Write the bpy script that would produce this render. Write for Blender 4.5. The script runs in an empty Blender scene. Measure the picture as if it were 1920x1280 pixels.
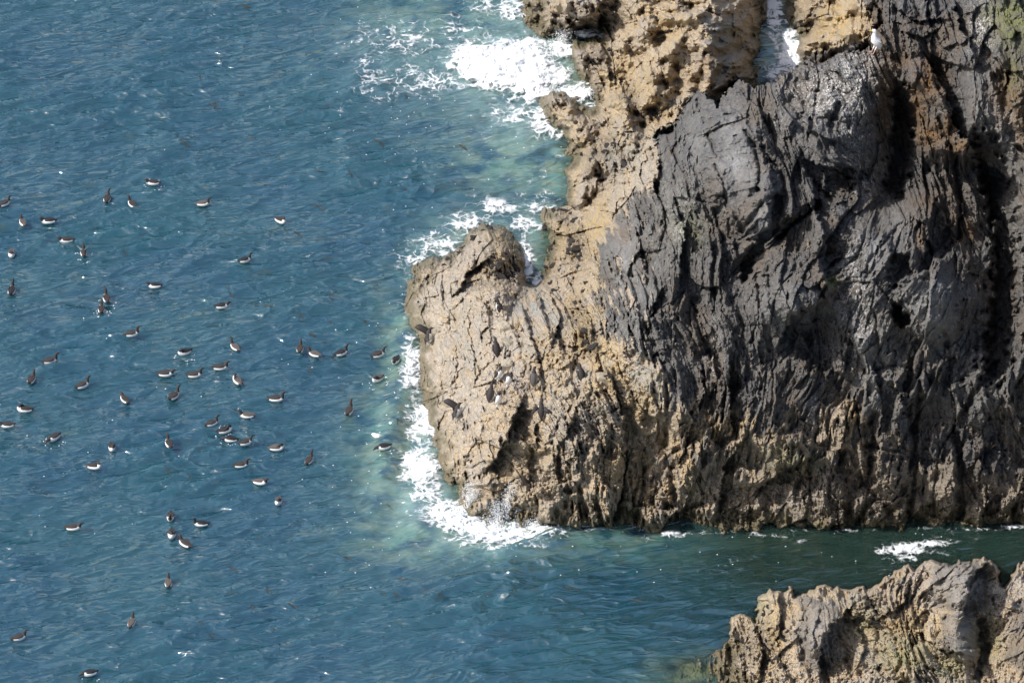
import bpy, math, random
import numpy as np
from mathutils import Vector, Matrix
from mathutils.bvhtree import BVHTree

# ------------------------------------------------------------------ camera, sky, sun, exposure
SC = bpy.context.scene
COL = SC.collection
PITCH = math.radians(32.0)
DIST = 120.0
MPP = 0.0110                       # metres per photo pixel (1920 wide) at the aim point
CAM = np.array([0.0, -DIST * math.cos(PITCH), DIST * math.sin(PITCH)])
FWD = np.array([0.0, math.cos(PITCH), -math.sin(PITCH)])
RGT = np.array([1.0, 0.0, 0.0])
UPV = np.array([0.0, math.sin(PITCH), math.cos(PITCH)])

cam = bpy.data.cameras.new('camera')
cam.sensor_width = 36.0
cam.lens = 18.0 / (960 * MPP / DIST)
cam.clip_start = 1.0
cam.clip_end = 6000.0
camo = bpy.data.objects.new('camera', cam)
COL.objects.link(camo)
camo.location = CAM
camo.rotation_euler = (math.pi / 2 - PITCH, 0, 0)
SC.camera = camo

SUN_EL = math.radians(47.0)
SUN_AZ = math.radians(-113.0)       # clockwise from +Y: from the left
S = Vector((math.sin(SUN_AZ) * math.cos(SUN_EL), math.cos(SUN_AZ) * math.cos(SUN_EL), math.sin(SUN_EL)))
w = bpy.data.worlds.new('World'); SC.world = w; w.use_nodes = True
nt = w.node_tree; nt.nodes.clear()
sky = nt.nodes.new('ShaderNodeTexSky'); sky.sky_type = 'NISHITA'; sky.sun_disc = False
sky.sun_elevation = SUN_EL; sky.sun_rotation = SUN_AZ % (2 * math.pi)
sky.air_density = 1.0; sky.dust_density = 2.5; sky.ozone_density = 1.0
bg = nt.nodes.new('ShaderNodeBackground'); bg.inputs['Strength'].default_value = 0.15
wo = nt.nodes.new('ShaderNodeOutputWorld')
nt.links.new(sky.outputs[0], bg.inputs[0]); nt.links.new(bg.outputs[0], wo.inputs[0])
sl = bpy.data.lights.new('sun', 'SUN'); sl.energy = 3.7; sl.angle = math.radians(0.53); sl.color = (1.0, 0.97, 0.92)
so = bpy.data.objects.new('sun', sl); COL.objects.link(so)
so.rotation_euler = S.to_track_quat('Z', 'Y').to_euler(); so.location = (-40, 20, 60)
vs = SC.view_settings
vs.view_transform = 'Standard'; vs.look = 'None'; vs.gamma = 1.0; vs.exposure = 0.48; vs.use_curve_mapping = False
SC.cycles.max_bounces = 6
SC.cycles.transparent_max_bounces = 8
SC.cycles.caustics_reflective = False
SC.cycles.caustics_refractive = False

# ------------------------------------------------------------------ projection helpers
def ray(u, v):
    a = (np.asarray(u, float) - 960.0) * MPP / DIST
    b = (640.0 - np.asarray(v, float)) * MPP / DIST
    d = FWD + a[..., None] * RGT + b[..., None] * UPV
    return d

def pt(u, v, z):
    """world point at height z that the photo shows at pixel (u, v)"""
    d = ray(u, v)
    t = (np.asarray(z, float) - CAM[2]) / d[..., 2]
    return CAM + d * t[..., None]

def px(P):
    """photo pixel of a world point"""
    q = np.asarray(P, float) - CAM
    f = q @ FWD
    return 960 + (q @ RGT) / f * DIST / MPP, 640 - (q @ UPV) / f * DIST / MPP

# ------------------------------------------------------------------ noise
RS = np.random.RandomState(11)
PERM = RS.permutation(4096).astype(np.int64)
GR = RS.rand(4096) * 2 * math.pi
GX, GY = np.cos(GR), np.sin(GR)
RND = RS.rand(4, 4096)

def hsh(i, j, seed):
    return PERM[(PERM[(i + seed * 131) & 4095] + j) & 4095]

def gnoise(x, y, seed=0):
    xi = np.floor(x).astype(np.int64); yi = np.floor(y).astype(np.int64)
    fx = x - xi; fy = y - yi
    sx = fx * fx * fx * (fx * (fx * 6 - 15) + 10); sy = fy * fy * fy * (fy * (fy * 6 - 15) + 10)
    def g(a, b):
        h = hsh(xi + a, yi + b, seed)
        return GX[h] * (fx - a) + GY[h] * (fy - b)
    n0 = g(0, 0) * (1 - sx) + g(1, 0) * sx
    n1 = g(0, 1) * (1 - sx) + g(1, 1) * sx
    return (n0 * (1 - sy) + n1 * sy) * 1.5

def fbm(x, y, o=4, seed=0, gain=0.5):
    r = 0; a = 1.0
    for k in range(o):
        r = r + a * gnoise(x * 2 ** k, y * 2 ** k, seed + k * 7); a *= gain
    return r

def ridged(x, y, o=3, seed=0, gain=0.5):
    r = 0; a = 1.0; t = 0
    for k in range(o):
        r = r + a * (1 - np.minimum(1, 2.0 * np.abs(gnoise(x * 2 ** k, y * 2 ** k, seed + k * 7)))); t += a; a *= gain
    return r / t

def voro(x, y, seed=0, jit=0.9):
    """F1, F2, id and offset to the nearest site"""
    xi = np.floor(x).astype(np.int64); yi = np.floor(y).astype(np.int64)
    f1 = np.full(x.shape, 9.0); f2 = np.full(x.shape, 9.0)
    idn = np.zeros(x.shape, np.int64); ox = np.zeros(x.shape); oy = np.zeros(x.shape)
    for a in (-1, 0, 1):
        for b in (-1, 0, 1):
            h = hsh(xi + a, yi + b, seed)
            dx = xi + a + 0.5 + (RND[0][h] - .5) * jit - x
            dy = yi + b + 0.5 + (RND[1][h] - .5) * jit - y
            d = dx * dx + dy * dy
            near = d < f1
            f2 = np.where(near, f1, np.minimum(f2, d))
            idn = np.where(near, h, idn); ox = np.where(near, dx, ox); oy = np.where(near, dy, oy)
            f1 = np.where(near, d, f1)
    return np.sqrt(f1), np.sqrt(f2), idn, ox, oy

def facets(s, t, seed, tilt=1.0, off=1.0):
    f1, f2, i, ox, oy = voro(s, t, seed)
    r0 = RND[2][i] - .5; r1 = RND[3][i] * 2 - 1; r2 = RND[2][(i * 7 + 3) & 4095] * 2 - 1
    return off * r0 + tilt * (ox * r1 + oy * r2) * 0.6, f2 - f1

def smooth(a, b, x):
    t = np.clip((x - a) / (b - a), 0, 1)
    return t * t * (3 - 2 * t)

def blur(a, n):
    """box blur, n cells either side, twice"""
    if n < 1:
        return a
    for _ in range(2):
        for ax in (0, 1):
            p = np.concatenate([np.repeat(np.take(a, [0], ax), n + 1, ax), a, np.repeat(np.take(a, [-1], ax), n, ax)], ax)
            c = np.cumsum(p, ax)
            m = a.shape[ax]
            a = (np.take(c, range(2 * n + 1, 2 * n + 1 + m), ax) - np.take(c, range(0, m), ax)) / (2 * n + 1)
    return a

def inside(poly, U, V):
    r = np.zeros(U.shape, bool)
    n = len(poly)
    for i in range(n):
        x0, y0 = poly[i]; x1, y1 = poly[(i + 1) % n]
        if y0 == y1:
            continue
        c = ((V >= min(y0, y1)) & (V < max(y0, y1)))
        r ^= c & (U < (x1 - x0) * (V - y0) / (y1 - y0) + x0)
    return r

def bil(grid, gx0, gy0, step, U, V):
    """bilinear lookup in a regular grid"""
    x = np.clip((U - gx0) / step, 0, grid.shape[1] - 1.001); y = np.clip((V - gy0) / step, 0, grid.shape[0] - 1.001)
    i = x.astype(int); j = y.astype(int); fx = x - i; fy = y - j
    return (grid[j, i] * (1 - fx) + grid[j, i + 1] * fx) * (1 - fy) + (grid[j + 1, i] * (1 - fx) + grid[j + 1, i + 1] * fx) * fy

def rbf(pts, U, V):
    """smooth interpolation of (u, v, value) points on coarse arrays"""
    p = np.array(pts, float); n = len(p)
    d = np.hypot(p[:, None, 0] - p[None, :, 0], p[:, None, 1] - p[None, :, 1]) / 100
    A = np.zeros((n + 3, n + 3)); A[:n, :n] = d
    Q = np.c_[np.ones(n), p[:, 0] / 100, p[:, 1] / 100]
    A[:n, n:] = Q; A[n:, :n] = Q.T
    A[:n, :n] += np.eye(n) * 1e-6
    c = np.linalg.solve(A, np.r_[p[:, 2], 0, 0, 0])
    r = c[n] + c[n + 1] * U / 100 + c[n + 2] * V / 100
    for k in range(n):
        r = r + c[k] * np.hypot(U - p[k, 0], V - p[k, 1]) / 100
    return r

# ------------------------------------------------------------------ materials
def newmat(name):
    m = bpy.data.materials.new(name); m.use_nodes = True
    n = m.node_tree; n.nodes.clear()
    out = n.nodes.new('ShaderNodeOutputMaterial')
    b = n.nodes.new('ShaderNodeBsdfPrincipled')
    n.links.new(b.outputs[0], out.inputs[0])
    return m, n, b, out

class NT:
    def __init__(s, n): s.n = n
    def node(s, t, **k):
        x = s.n.nodes.new(t)
        for a, v in k.items(): setattr(x, a, v)
        return x
    def link(s, a, b): s.n.links.new(a, b)
    def attr(s, name):
        x = s.node('ShaderNodeAttribute'); x.attribute_name = name; return x.outputs['Fac']
    def noise(s, scale, detail=4, rough=.55, vec=None, dist=0):
        x = s.node('ShaderNodeTexNoise'); x.inputs['Scale'].default_value = scale; x.inputs['Detail'].default_value = detail
        x.inputs['Roughness'].default_value = rough; x.inputs['Distortion'].default_value = dist
        s.link(vec if vec is not None else s.coord(), x.inputs['Vector']); return x.outputs['Fac']
    def coord(s):
        if not hasattr(s, '_c'): s._c = s.node('ShaderNodeTexCoord').outputs['Object']
        return s._c
    def scaled(s, sx, sy, sz):
        x = s.node('ShaderNodeMapping'); x.inputs['Scale'].default_value = (sx, sy, sz); s.link(s.coord(), x.inputs['Vector']); return x.outputs[0]
    def math(s, op, a, b=None, c=None, clamp=False):
        x = s.node('ShaderNodeMath', operation=op); x.use_clamp = clamp
        for i, q in enumerate((a, b, c)):
            if q is None: continue
            if isinstance(q, (int, float)): x.inputs[i].default_value = q
            else: s.link(q, x.inputs[i])
        return x.outputs[0]
    def ramp(s, f, lo, hi):
        x = s.node('ShaderNodeMapRange'); x.inputs[1].default_value = lo; x.inputs[2].default_value = hi
        x.interpolation_type = 'SMOOTHSTEP'; s.link(f, x.inputs[0]); return x.outputs[0]
    def mix(s, f, a, b):
        x = s.node('ShaderNodeMix', data_type='RGBA')
        for i, q in ((0, f), (6, a), (7, b)):
            if isinstance(q, (int, float)): x.inputs[i].default_value = q
            elif isinstance(q, tuple): x.inputs[i].default_value = (*q, 1)
            else: s.link(q, x.inputs[i])
        return x.outputs[2]

def rock_material():
    m, n, b, out = newmat('rock')
    T = NT(n)
    n1 = T.noise(1.3, 6, .6); n2 = T.noise(7, 5, .6); n3 = T.noise(38, 3, .6); n4 = T.noise(90, 2, .6)
    st = T.noise(6, 5, .65, T.scaled(2.2, 2.0, .35))
    tan = T.mix(T.ramp(n1, .3, .7), (.405, .322, .225), (.425, .315, .178))
    tan = T.mix(T.ramp(n2, .42, .70), tan, (.345, .300, .245))
    tan = T.mix(T.math('MULTIPLY', T.ramp(T.noise(.9, 5, .65, None, .8), .46, .60), .75), tan, T.mix(T.ramp(n2, .35, .6), (.40, .345, .30), (.30, .275, .25)))
    tan = T.mix(T.math('MULTIPLY', T.attr('pale'), .7), tan, T.mix(T.ramp(n2, .4, .62), (.47, .395, .315), (.40, .36, .31)))
    tan = T.mix(T.math('MULTIPLY', T.attr('ochre'), T.ramp(n1, .25, .6)), tan, (.43, .30, .115))
    tan = T.mix(T.math('MULTIPLY', T.ramp(T.noise(13, 6, .68), .48, .64), .8), tan, (.195, .150, .100))
    tan = T.mix(T.math('MULTIPLY', T.ramp(T.noise(4, 5, .65), .52, .66), .7), tan, (.27, .25, .215))
    tan = T.mix(T.math('MULTIPLY', T.ramp(n3, .50, .68), .85), tan, (.13, .09, .055))
    tan = T.mix(T.math('MULTIPLY', T.attr('turf'), T.ramp(T.noise(15, 5, .7), .44, .54)), tan, (.050, .036, .016))
    tan = T.mix(T.math('MULTIPLY', T.ramp(n4, .60, .70), .75), tan, (.60, .54, .44))
    tan = T.mix(T.math('MULTIPLY', T.attr('brown'), .85), tan, T.mix(T.ramp(n3, .4, .62), (.225, .190, .145), (.135, .113, .090)))  # lower wall: the rock's own brown plus grazing shade put into the colour
    grey = T.mix(T.ramp(n2, .35, .65), (.20, .205, .185), (.30, .29, .255))
    tan = T.mix(T.attr('grey'), tan, grey)
    dk = T.mix(T.ramp(st, .32, .68), (.046, .044, .044), (.138, .132, .126))
    dk = T.mix(T.math('MULTIPLY', T.ramp(n1, .45, .7), .6), dk, (.125, .106, .088))
    dk = T.mix(T.math('MULTIPLY', T.ramp(n3, .55, .72), .7), dk, (.24, .228, .21))
    dk = T.mix(T.math('SUBTRACT', .7, T.math('MULTIPLY', T.ramp(n3, .30, .45), .7)), dk, (.05, .048, .048))
    dk = T.mix(T.math('MULTIPLY', T.ramp(T.noise(.75, 4, .6), .50, .62), .55), dk, T.mix(T.ramp(n2, .4, .6), (.15, .112, .078), (.085, .066, .05)))
    dk = T.mix(T.math('MULTIPLY', T.attr('pale'), .8), dk, T.mix(T.ramp(st, .35, .65), (.13, .126, .118), (.27, .255, .225)))
    dk = T.mix(T.attr('slab'), dk, T.mix(T.ramp(n2, .35, .7), (.175, .172, .17), (.27, .262, .25)))
    col = T.mix(T.attr('dark'), tan, dk)
    rust = T.math('MULTIPLY', T.attr('rust'), T.ramp(n2, .30, .54))
    col = T.mix(rust, col, T.mix(T.ramp(n3, .4, .6), (.20, .105, .03), (.11, .065, .03)))
    gr = T.math('MULTIPLY', T.attr('green'), T.ramp(n2, .3, .6))
    col = T.mix(gr, col, (.16, .17, .05))
    gu = T.math('MULTIPLY', T.attr('guano'), T.math('MULTIPLY', T.ramp(T.noise(26, 4, .75), .47, .58), T.ramp(T.noise(5, 4, .65, T.scaled(1.5, 1.5, .6)), .38, .56)))
    col = T.mix(gu, col, (.72, .69, .66))
    col = T.mix(T.attr('wet'), col, T.mix(T.ramp(n2, .35, .65), (.10, .085, .05), (.17, .14, .08)))
    T.link(col, b.inputs['Base Color'])
    rg = T.math('SUBTRACT', .82, T.math('MULTIPLY', T.attr('wet'), .45))
    rg = T.math('SUBTRACT', rg, T.math('MULTIPLY', T.attr('slab'), .25))
    T.link(rg, b.inputs['Roughness'])
    b.inputs['Specular IOR Level'].default_value = .4
    bp = T.node('ShaderNodeBump'); bp.inputs['Strength'].default_value = .9; bp.inputs['Distance'].default_value = .042
    hh = T.math('ADD', T.math('ADD', T.noise(14, 6, .65), T.math('MULTIPLY', n3, .45)), T.math('MULTIPLY', T.noise(18, 4, .7, T.scaled(1.6, 1.4, .3)), T.math('MULTIPLY', T.attr('dark'), 1.1)))
    T.link(hh, bp.inputs['Height']); T.link(bp.outputs[0], b.inputs['Normal'])
    return m

def sea_material():
    m, n, b, out = newmat('sea_water')
    T = NT(n)
    big = T.noise(.35, 3, .5); med = T.noise(1.6, 4, .6)
    deep = T.mix(T.ramp(big, .3, .7), (.011, .050, .074), (.014, .060, .074))
    olive = T.ramp(med, .60, .76)
    deep = T.mix(T.math('MULTIPLY', olive, .45), deep, (.050, .075, .050))
    green = T.mix(T.ramp(med, .35, .65), (.090, .185, .145), (.170, .230, .160))
    col = T.mix(T.attr('shallow'), deep, green)
    col = T.mix(T.attr('milk'), col, (.30, .44, .40))
    col = T.mix(T.attr('cove'), col, (.012, .026, .019))  # green water below the wall, darkened with the cliff's reflection put into the colour
    T.link(col, b.inputs['Base Color'])
    b.inputs['Roughness'].default_value = .05
    b.inputs['IOR'].default_value = 2.2
    b.subsurface_method = 'BURLEY'; b.inputs['Subsurface Weight'].default_value = 1.0; b.inputs['Subsurface Radius'].default_value = (.5, 1.0, 1.1); b.inputs['Subsurface Scale'].default_value = .25
    def ripple(along, across, rot, dist, rough):
        mp = T.node('ShaderNodeMapping'); mp.vector_type = 'TEXTURE'; mp.inputs['Rotation'].default_value = (0, 0, math.radians(rot)); mp.inputs['Scale'].default_value = (1 / along, 1 / across, 1); T.link(T.coord(), mp.inputs['Vector'])
        f = T.noise(1.0, 2, rough, mp.outputs[0], dist)
        return T.math('SUBTRACT', 1.0, T.math('MULTIPLY', T.math('ABSOLUTE', T.math('SUBTRACT', f, .5)), 3.0))
    h = T.math('ADD', T.math('MULTIPLY', ripple(.72, 1.9, 20, .7, .4), .105), T.math('ADD', T.math('MULTIPLY', ripple(1.5, 3.7, 10, .7, .45), .058), T.math('MULTIPLY', ripple(3.2, 6.6, 30, .6, .45), .010)))
    h = T.math('MULTIPLY', h, T.math('ADD', .55, T.math('MULTIPLY', T.noise(.22, 2, .5), .9)))
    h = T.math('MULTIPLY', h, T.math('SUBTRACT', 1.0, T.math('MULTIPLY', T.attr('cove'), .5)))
    bp = T.node('ShaderNodeBump'); bp.inputs['Strength'].default_value = 1.0; bp.inputs['Distance'].default_value = 1.0
    T.link(h, bp.inputs['Height']); T.link(bp.outputs[0], b.inputs['Normal'])
    tr = T.node('ShaderNodeBsdfTransparent'); tr.inputs[0].default_value = (.80, .93, .86, 1)
    mx = T.node('ShaderNodeMixShader')
    T.link(T.attr('clear'), mx.inputs[0]); T.link(b.outputs[0], mx.inputs[1]); T.link(tr.outputs[0], mx.inputs[2])
    T.link(mx.outputs[0], out.inputs[0])
    return m

def simple(name, c, rough=.7, var=0.0, scale=40, spec=.4, bump=0):
    m, n, b, out = newmat(name); T = NT(n)
    f = T.noise(scale, 3, .6)
    T.link(T.mix(T.ramp(f, .3, .7), tuple(x * (1 - var) for x in c), tuple(min(1, x * (1 + var)) for x in c)), b.inputs['Base Color'])
    b.inputs['Roughness'].default_value = rough; b.inputs['Specular IOR Level'].default_value = spec
    if bump:
        bp = T.node('ShaderNodeBump'); bp.inputs['Distance'].default_value = bump; T.link(f, bp.inputs['Height']); T.link(bp.outputs[0], b.inputs['Normal'])
    return m

M_ROCK = rock_material()
M_SEA = sea_material()
def foam_material():
    m, n, b, out = newmat('foam'); T = NT(n)
    b.inputs['Base Color'].default_value = (.78, .80, .81, 1); b.inputs['Roughness'].default_value = .9; b.inputs['Specular IOR Level'].default_value = .2
    bp = T.node('ShaderNodeBump'); bp.inputs['Distance'].default_value = .012; T.link(T.noise(12, 3, .5), bp.inputs['Height']); T.link(bp.outputs[0], b.inputs['Normal'])
    tr = T.node('ShaderNodeBsdfTransparent'); mx = T.node('ShaderNodeMixShader')
    T.link(T.attr('foam_cover'), mx.inputs[0]); T.link(tr.outputs[0], mx.inputs[1]); T.link(b.outputs[0], mx.inputs[2]); T.link(mx.outputs[0], out.inputs[0])
    return m
M_FOAM = foam_material()
M_SPRAY = simple('spray', (.84, .86, .87), .6, .03, 20)
M_WEED = simple('brown_weed', (.040, .034, .016), .5, .5, 12)
M_MUSSEL = simple('dark_weed', (.030, .023, .017), .6, .6, 25, .5, .02)

# ------------------------------------------------------------------ mesh helpers
def mesh_obj(name, verts, faces, mats, parent=None, smooth_=True, attrs=None, fm=None):
    me = bpy.data.meshes.new(name)
    v = np.asarray(verts, np.float32); f = np.asarray(faces, np.int32)
    k = f.shape[1]
    me.vertices.add(len(v)); me.vertices.foreach_set('co', v.ravel())
    me.loops.add(f.size); me.loops.foreach_set('vertex_index', f.ravel())
    me.polygons.add(len(f)); me.polygons.foreach_set('loop_start', np.arange(0, f.size, k, dtype=np.int32))
    for m in (mats if isinstance(mats, (list, tuple)) else [mats]): me.materials.append(m)
    if fm is not None: me.polygons.foreach_set('material_index', np.asarray(fm, np.int32))
    me.polygons.foreach_set('use_smooth', np.full(len(f), smooth_))
    if attrs:
        for a, d in attrs.items():
            at = me.attributes.new(a, 'FLOAT', 'POINT'); at.data.foreach_set('value', np.asarray(d, np.float32).ravel())
    me.update(); me.validate()
    o = bpy.data.objects.new(name, me); COL.objects.link(o)
    if parent is not None: o.parent = parent
    return o

def tag(o, label=None, cat=None, group=None, kind=None):
    for k, x in (('label', label), ('category', cat), ('group', group), ('kind', kind)):
        if x: o[k] = x
    return o

def grid_faces(nr, nc, keep=None):
    i = np.arange(nr * nc).reshape(nr, nc)
    f = np.stack([i[:-1, :-1], i[1:, :-1], i[1:, 1:], i[:-1, 1:]], -1)
    return f.reshape(-1, 4) if keep is None else f[keep]

def compact(P, f, attrs):
    used = np.unique(f); mp = np.full(len(P), -1, np.int64); mp[used] = np.arange(len(used))
    return P[used], mp[f], {k: a.ravel()[used] for k, a in attrs.items()}

# ------------------------------------------------------------------ sea waves (one height field used by the sea, the foam and the birds)
WN, WL = 1024, 34.0
def make_waves():
    r = np.random.RandomState(5)
    k1 = np.fft.fftfreq(WN, WL / WN) * 2 * math.pi
    KX, KY = np.meshgrid(k1, k1)
    K = np.hypot(KX, KY); K[0, 0] = 1e-6
    def spec(lam, wd, spread, p, cut):
        kp = 2 * math.pi / lam
        th = np.arctan2(KY, KX) - wd
        d = np.maximum(0, np.cos(th)) ** spread
        return K ** -p * np.exp(-1.25 * (kp / K) ** 2) * d * np.exp(-(K / cut) ** 2)
    e = spec(1.2, math.radians(112), 8, 3.0, 34) + .5 * spec(.7, math.radians(138), 5, 3.0, 34) + .4 * spec(.5, math.radians(84), 4, 3.0, 34)
    e += .5 * spec(5.0, math.radians(120), 8, 3.6, 10)
    a = np.sqrt(e) * (r.randn(WN, WN) + 1j * r.randn(WN, WN)); a[0, 0] = 0
    h = np.fft.ifft2(a).real
    gx = np.fft.ifft2(1j * KX * np.fft.fft2(h)).real; gy = np.fft.ifft2(1j * KY * np.fft.fft2(h)).real
    sl = math.sqrt((gx ** 2 + gy ** 2).mean())
    h *= .12 / sl
    h = h + 2.0 * np.maximum(h, -.1) ** 2          # sharper crests, flatter troughs
    # long-crested wind ripples with sharp crests
    def band(lam, wd, sp, seed):
        q = np.random.RandomState(seed); k0 = 2 * math.pi / lam
        th = np.arctan2(KY, KX) - math.radians(wd)
        A = np.exp(-((K - k0) / (k0 * .45)) ** 2) * np.exp(-(np.angle(np.exp(1j * th)) / math.radians(sp)) ** 2)
        g = np.fft.ifft2(A * (q.randn(WN, WN) + 1j * q.randn(WN, WN))).real
        return g / g.std()
    gust = np.clip(.75 + .45 * band(5.0, 0, 400, 40), .15, 1.6)
    for lam, wd, sp, amp, seed in ((1.7, 110, 24, .046, 1), (1.0, 116, 22, .030, 2), (.80, 100, 24, .020, 3)):
        h = h + amp * gust * (1 - np.tanh(1.5 * np.abs(band(lam, wd, sp, seed)))) * 1.6
    return h - h.mean()
WH = make_waves()

# ------------------------------------------------------------------ rock relief
STEP = 8.0
GX0, GY0, GX1, GY1 = 480.0, -420.0, 2440.0, 1720.0
CU, CV = np.meshgrid(np.arange(GX0, GX1 + 1, STEP), np.arange(GY0, GY1 + 1, STEP))

# direction of the bedding as du/dv at points of the photo
SLOPES = [(1150,500,.30),(1130,420,.25),(1200,650,.2),(1250,350,.25),(1330,300,.25),(1380,350,.15),(1430,430,-.5),(1350,520,.3),
 (1450,600,-.15),(1480,250,.5),(1560,200,.5),(1560,350,.6),(1700,250,.35),(1780,350,.35),(1850,300,.35),(1900,150,.2),(1660,500,-.45),
 (1620,600,-.2),(1740,560,-.1),(1840,550,.1),(1200,850,.05),(1400,850,-.2),(1600,850,-.15),(1750,850,-.1),(1900,850,.1),(900,650,.15),
 (1000,600,.5),(1050,550,.55),(950,900,.2),(1100,800,.25),(1100,250,.45),(1050,220,.5),(1200,100,.3),(1330,80,.45),(1380,110,-.6),
 (1550,50,.1),(1700,30,.2),(1830,30,.35),(800,550,-.1),(850,800,.15),(1450,1150,.15),(1550,1180,.2),(1650,1180,.4),(1790,1120,-.9),(1800,1220,.5),(1900,1200,-.3)]
def strata():
    p = np.array(SLOPES); wsum = 0; ks = 0
    for a, b, k in p:
        q = 1 / (((CU - a) ** 2 + (CV - b) ** 2) + 900) ** 1.6
        wsum = wsum + q; ks = ks + q * k
    k = ks / wsum
    xs = CU[0]; s = np.zeros_like(k); r0 = int((600 - GY0) / STEP)
    s[r0] = xs
    for r in range(r0 + 1, len(k)):
        x = xs - k[r] * STEP; s[r] = np.interp(x, xs, s[r - 1]) + np.minimum(0, x - xs[0]) + np.maximum(0, x - xs[-1])
    for r in range(r0 - 1, -1, -1):
        x = xs + k[r] * STEP; s[r] = np.interp(x, xs, s[r + 1]) + np.minimum(0, x - xs[0]) + np.maximum(0, x - xs[-1])
    return s
SG = strata()

# --- heights of the headland: the reef behind the crag's skyline (A) and everything in front of it (B)
ZA = [(900,0,-1.3),(920,100,-1.3),(930,200,-1.3),(980,300,-1.0),(1000,370,-.8),(940,300,-1.4),(700,100,-2.5),(700,400,-2.5),
 (978,0,0),(985,40,0),(990,85,0),(1010,180,.02),(1035,215,0),(1062,255,0),(1070,300,0),(1070,350,.05),(1073,385,.1),
 (1030,94,-.5),(1060,78,-.5),(1085,64,-.5),(1110,58,-.4),(1135,54,-.2),(1045,130,-.5),(1065,152,-.5),(1085,172,-.5),(1105,185,-.4),(1122,200,-.25),(1020,150,-.6),(1030,115,-.6),
 (1040,20,.8),(1090,20,1.2),(1100,-60,1.2),(1060,42,.6),(1000,-80,.2),(1100,105,.8),(1130,120,.9),(1160,60,1.0),(1200,0,2.0),(1250,60,2.0),
 (1220,150,1.7),(1170,130,1.2),(1290,100,2.4),(1340,30,2.6),(1385,50,1.0),(1400,0,.6),(1398,100,.7),(1340,130,2.4),(1380,140,1.6),
 (1422,130,.05),(1426,80,.05),(1424,20,.5),(1420,-60,1.5),(1450,0,-.7),(1455,60,-.8),(1465,110,-.8),(1450,150,-.8),(1440,190,-.8),(1440,-70,-.5),
 (1487,70,0),(1492,110,0),(1475,10,0),(1520,60,1.2),(1560,30,1.8),(1600,40,2.4),(1645,20,3.2),(1560,-60,2.0),(1560,95,1.5),(1645,-100,3.0),
 (1052,205,.8),(1042,190,.6),(1100,250,1.1),(1100,330,1.3),(1150,200,1.2),(1150,260,1.6),(1150,330,1.8),(1200,230,1.8),(1250,180,2.1),(1300,140,2.2),(1200,300,2.0),(1100,390,1.0)]
ZB = [(870,975,0),(960,985,0),(1050,985,0),(1150,987,0),(1250,992,0),(1400,992,0),(1550,987,0),(1700,982,0),(1800,987,0),(1920,982,0),(2100,982,0),(2400,982,0),
 (840,1060,-1.4),(960,1065,-1.5),(1100,1065,-1.5),(1300,1070,-1.2),(1500,1070,-1.1),(1700,1070,-1.5),(1900,1070,-1.5),(2400,1070,-1.5),(1240,1300,-2.5),(2000,1300,-2.5),
 (826,900,0),(818,840,0),(800,760,0),(786,690,0),(768,610,0),(757,560,0),(768,510,0),(790,487,0),(835,487,.05),(862,462,0),(890,420,0),(930,414,0),(968,442,0),(980,470,.25),(986,500,.25),(998,534,.2),
 (740,920,-1.3),(690,560,-1.4),(700,700,-1.2),(730,800,-1.2),(720,460,-1.3),(820,420,-1.2),(600,700,-2.5),(600,300,-2.5),(850,330,-1.8),(970,400,-.7),(988,440,-.9),(992,465,-1.0),(1000,495,-.9),(1008,520,-.7),(998,480,-1.0),
 (830,560,.75),(850,620,1.0),(850,700,1.05),(870,800,.9),(880,900,.5),(930,560,1.9),(940,660,2.1),(950,760,2.0),(960,850,1.35),(960,920,.7),(920,470,1.1),(955,485,1.0),(880,520,1.1),
 (1040,600,2.2),(1040,700,2.5),(1050,800,2.1),(1060,900,1.1),(1100,950,.5),(1010,560,1.4),(1016,440,.1),(1022,500,.3),(1030,525,.5),(1022,470,.2),(1050,400,.5),(1060,470,.9),(1060,540,1.3),(1100,500,1.9),(1100,600,2.5),(1110,700,2.8),(1075,390,.2),(1100,392,1.0),
 (1130,480,2.9),(1160,400,3.6),(1160,560,3.4),(1180,650,3.2),(1180,760,2.4),(1180,860,1.35),(1200,940,.5),
 (1150,345,3.2),(1220,262,4.6),(1250,300,5.3),(1250,400,4.9),(1250,500,4.3),(1260,600,3.8),(1270,700,3.0),(1280,800,2.05),(1290,900,1.0),
 (1312,168,6.1),(1340,230,6.2),(1360,320,5.9),(1370,400,5.5),(1380,500,4.7),(1380,600,4.0),(1390,700,3.1),(1400,800,2.1),(1400,900,1.0),
 (1430,165,6.9),(1470,260,6.6),(1490,380,5.9),(1480,480,5.2),(1490,570,4.7),(1520,650,3.3),(1500,700,3.1),(1490,830,2.0),(1500,910,.95),
 (1560,110,7.6),(1630,95,7.9),(1600,250,7.0),(1570,350,5.8),(1620,420,5.8),(1620,520,5.2),(1620,650,4.0),(1620,780,2.4),(1600,900,1.0),
 (1700,0,8.8),(1690,100,8.1),(1690,220,6.3),(1688,300,5.6),(1690,370,5.1),(1740,180,7.5),(1740,400,5.9),(1740,560,5.1),(1750,700,3.4),(1750,850,1.6),
 (1830,0,9.1),(1830,100,8.5),(1820,250,7.4),(1858,330,5.7),(1872,430,4.8),(1880,510,4.2),(1830,560,4.9),(1880,590,3.7),(1850,700,3.3),(1850,850,1.55),
 (1920,0,9.4),(1920,200,8.3),(1930,400,6.8),(1930,600,5.0),(1930,800,2.4),(2100,0,9.8),(2100,300,7.8),(2100,600,5.2),(2100,850,1.8),(2400,0,10),(2400,500,6.2),(1700,-200,9.6),(2100,-300,10.5)]
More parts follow.
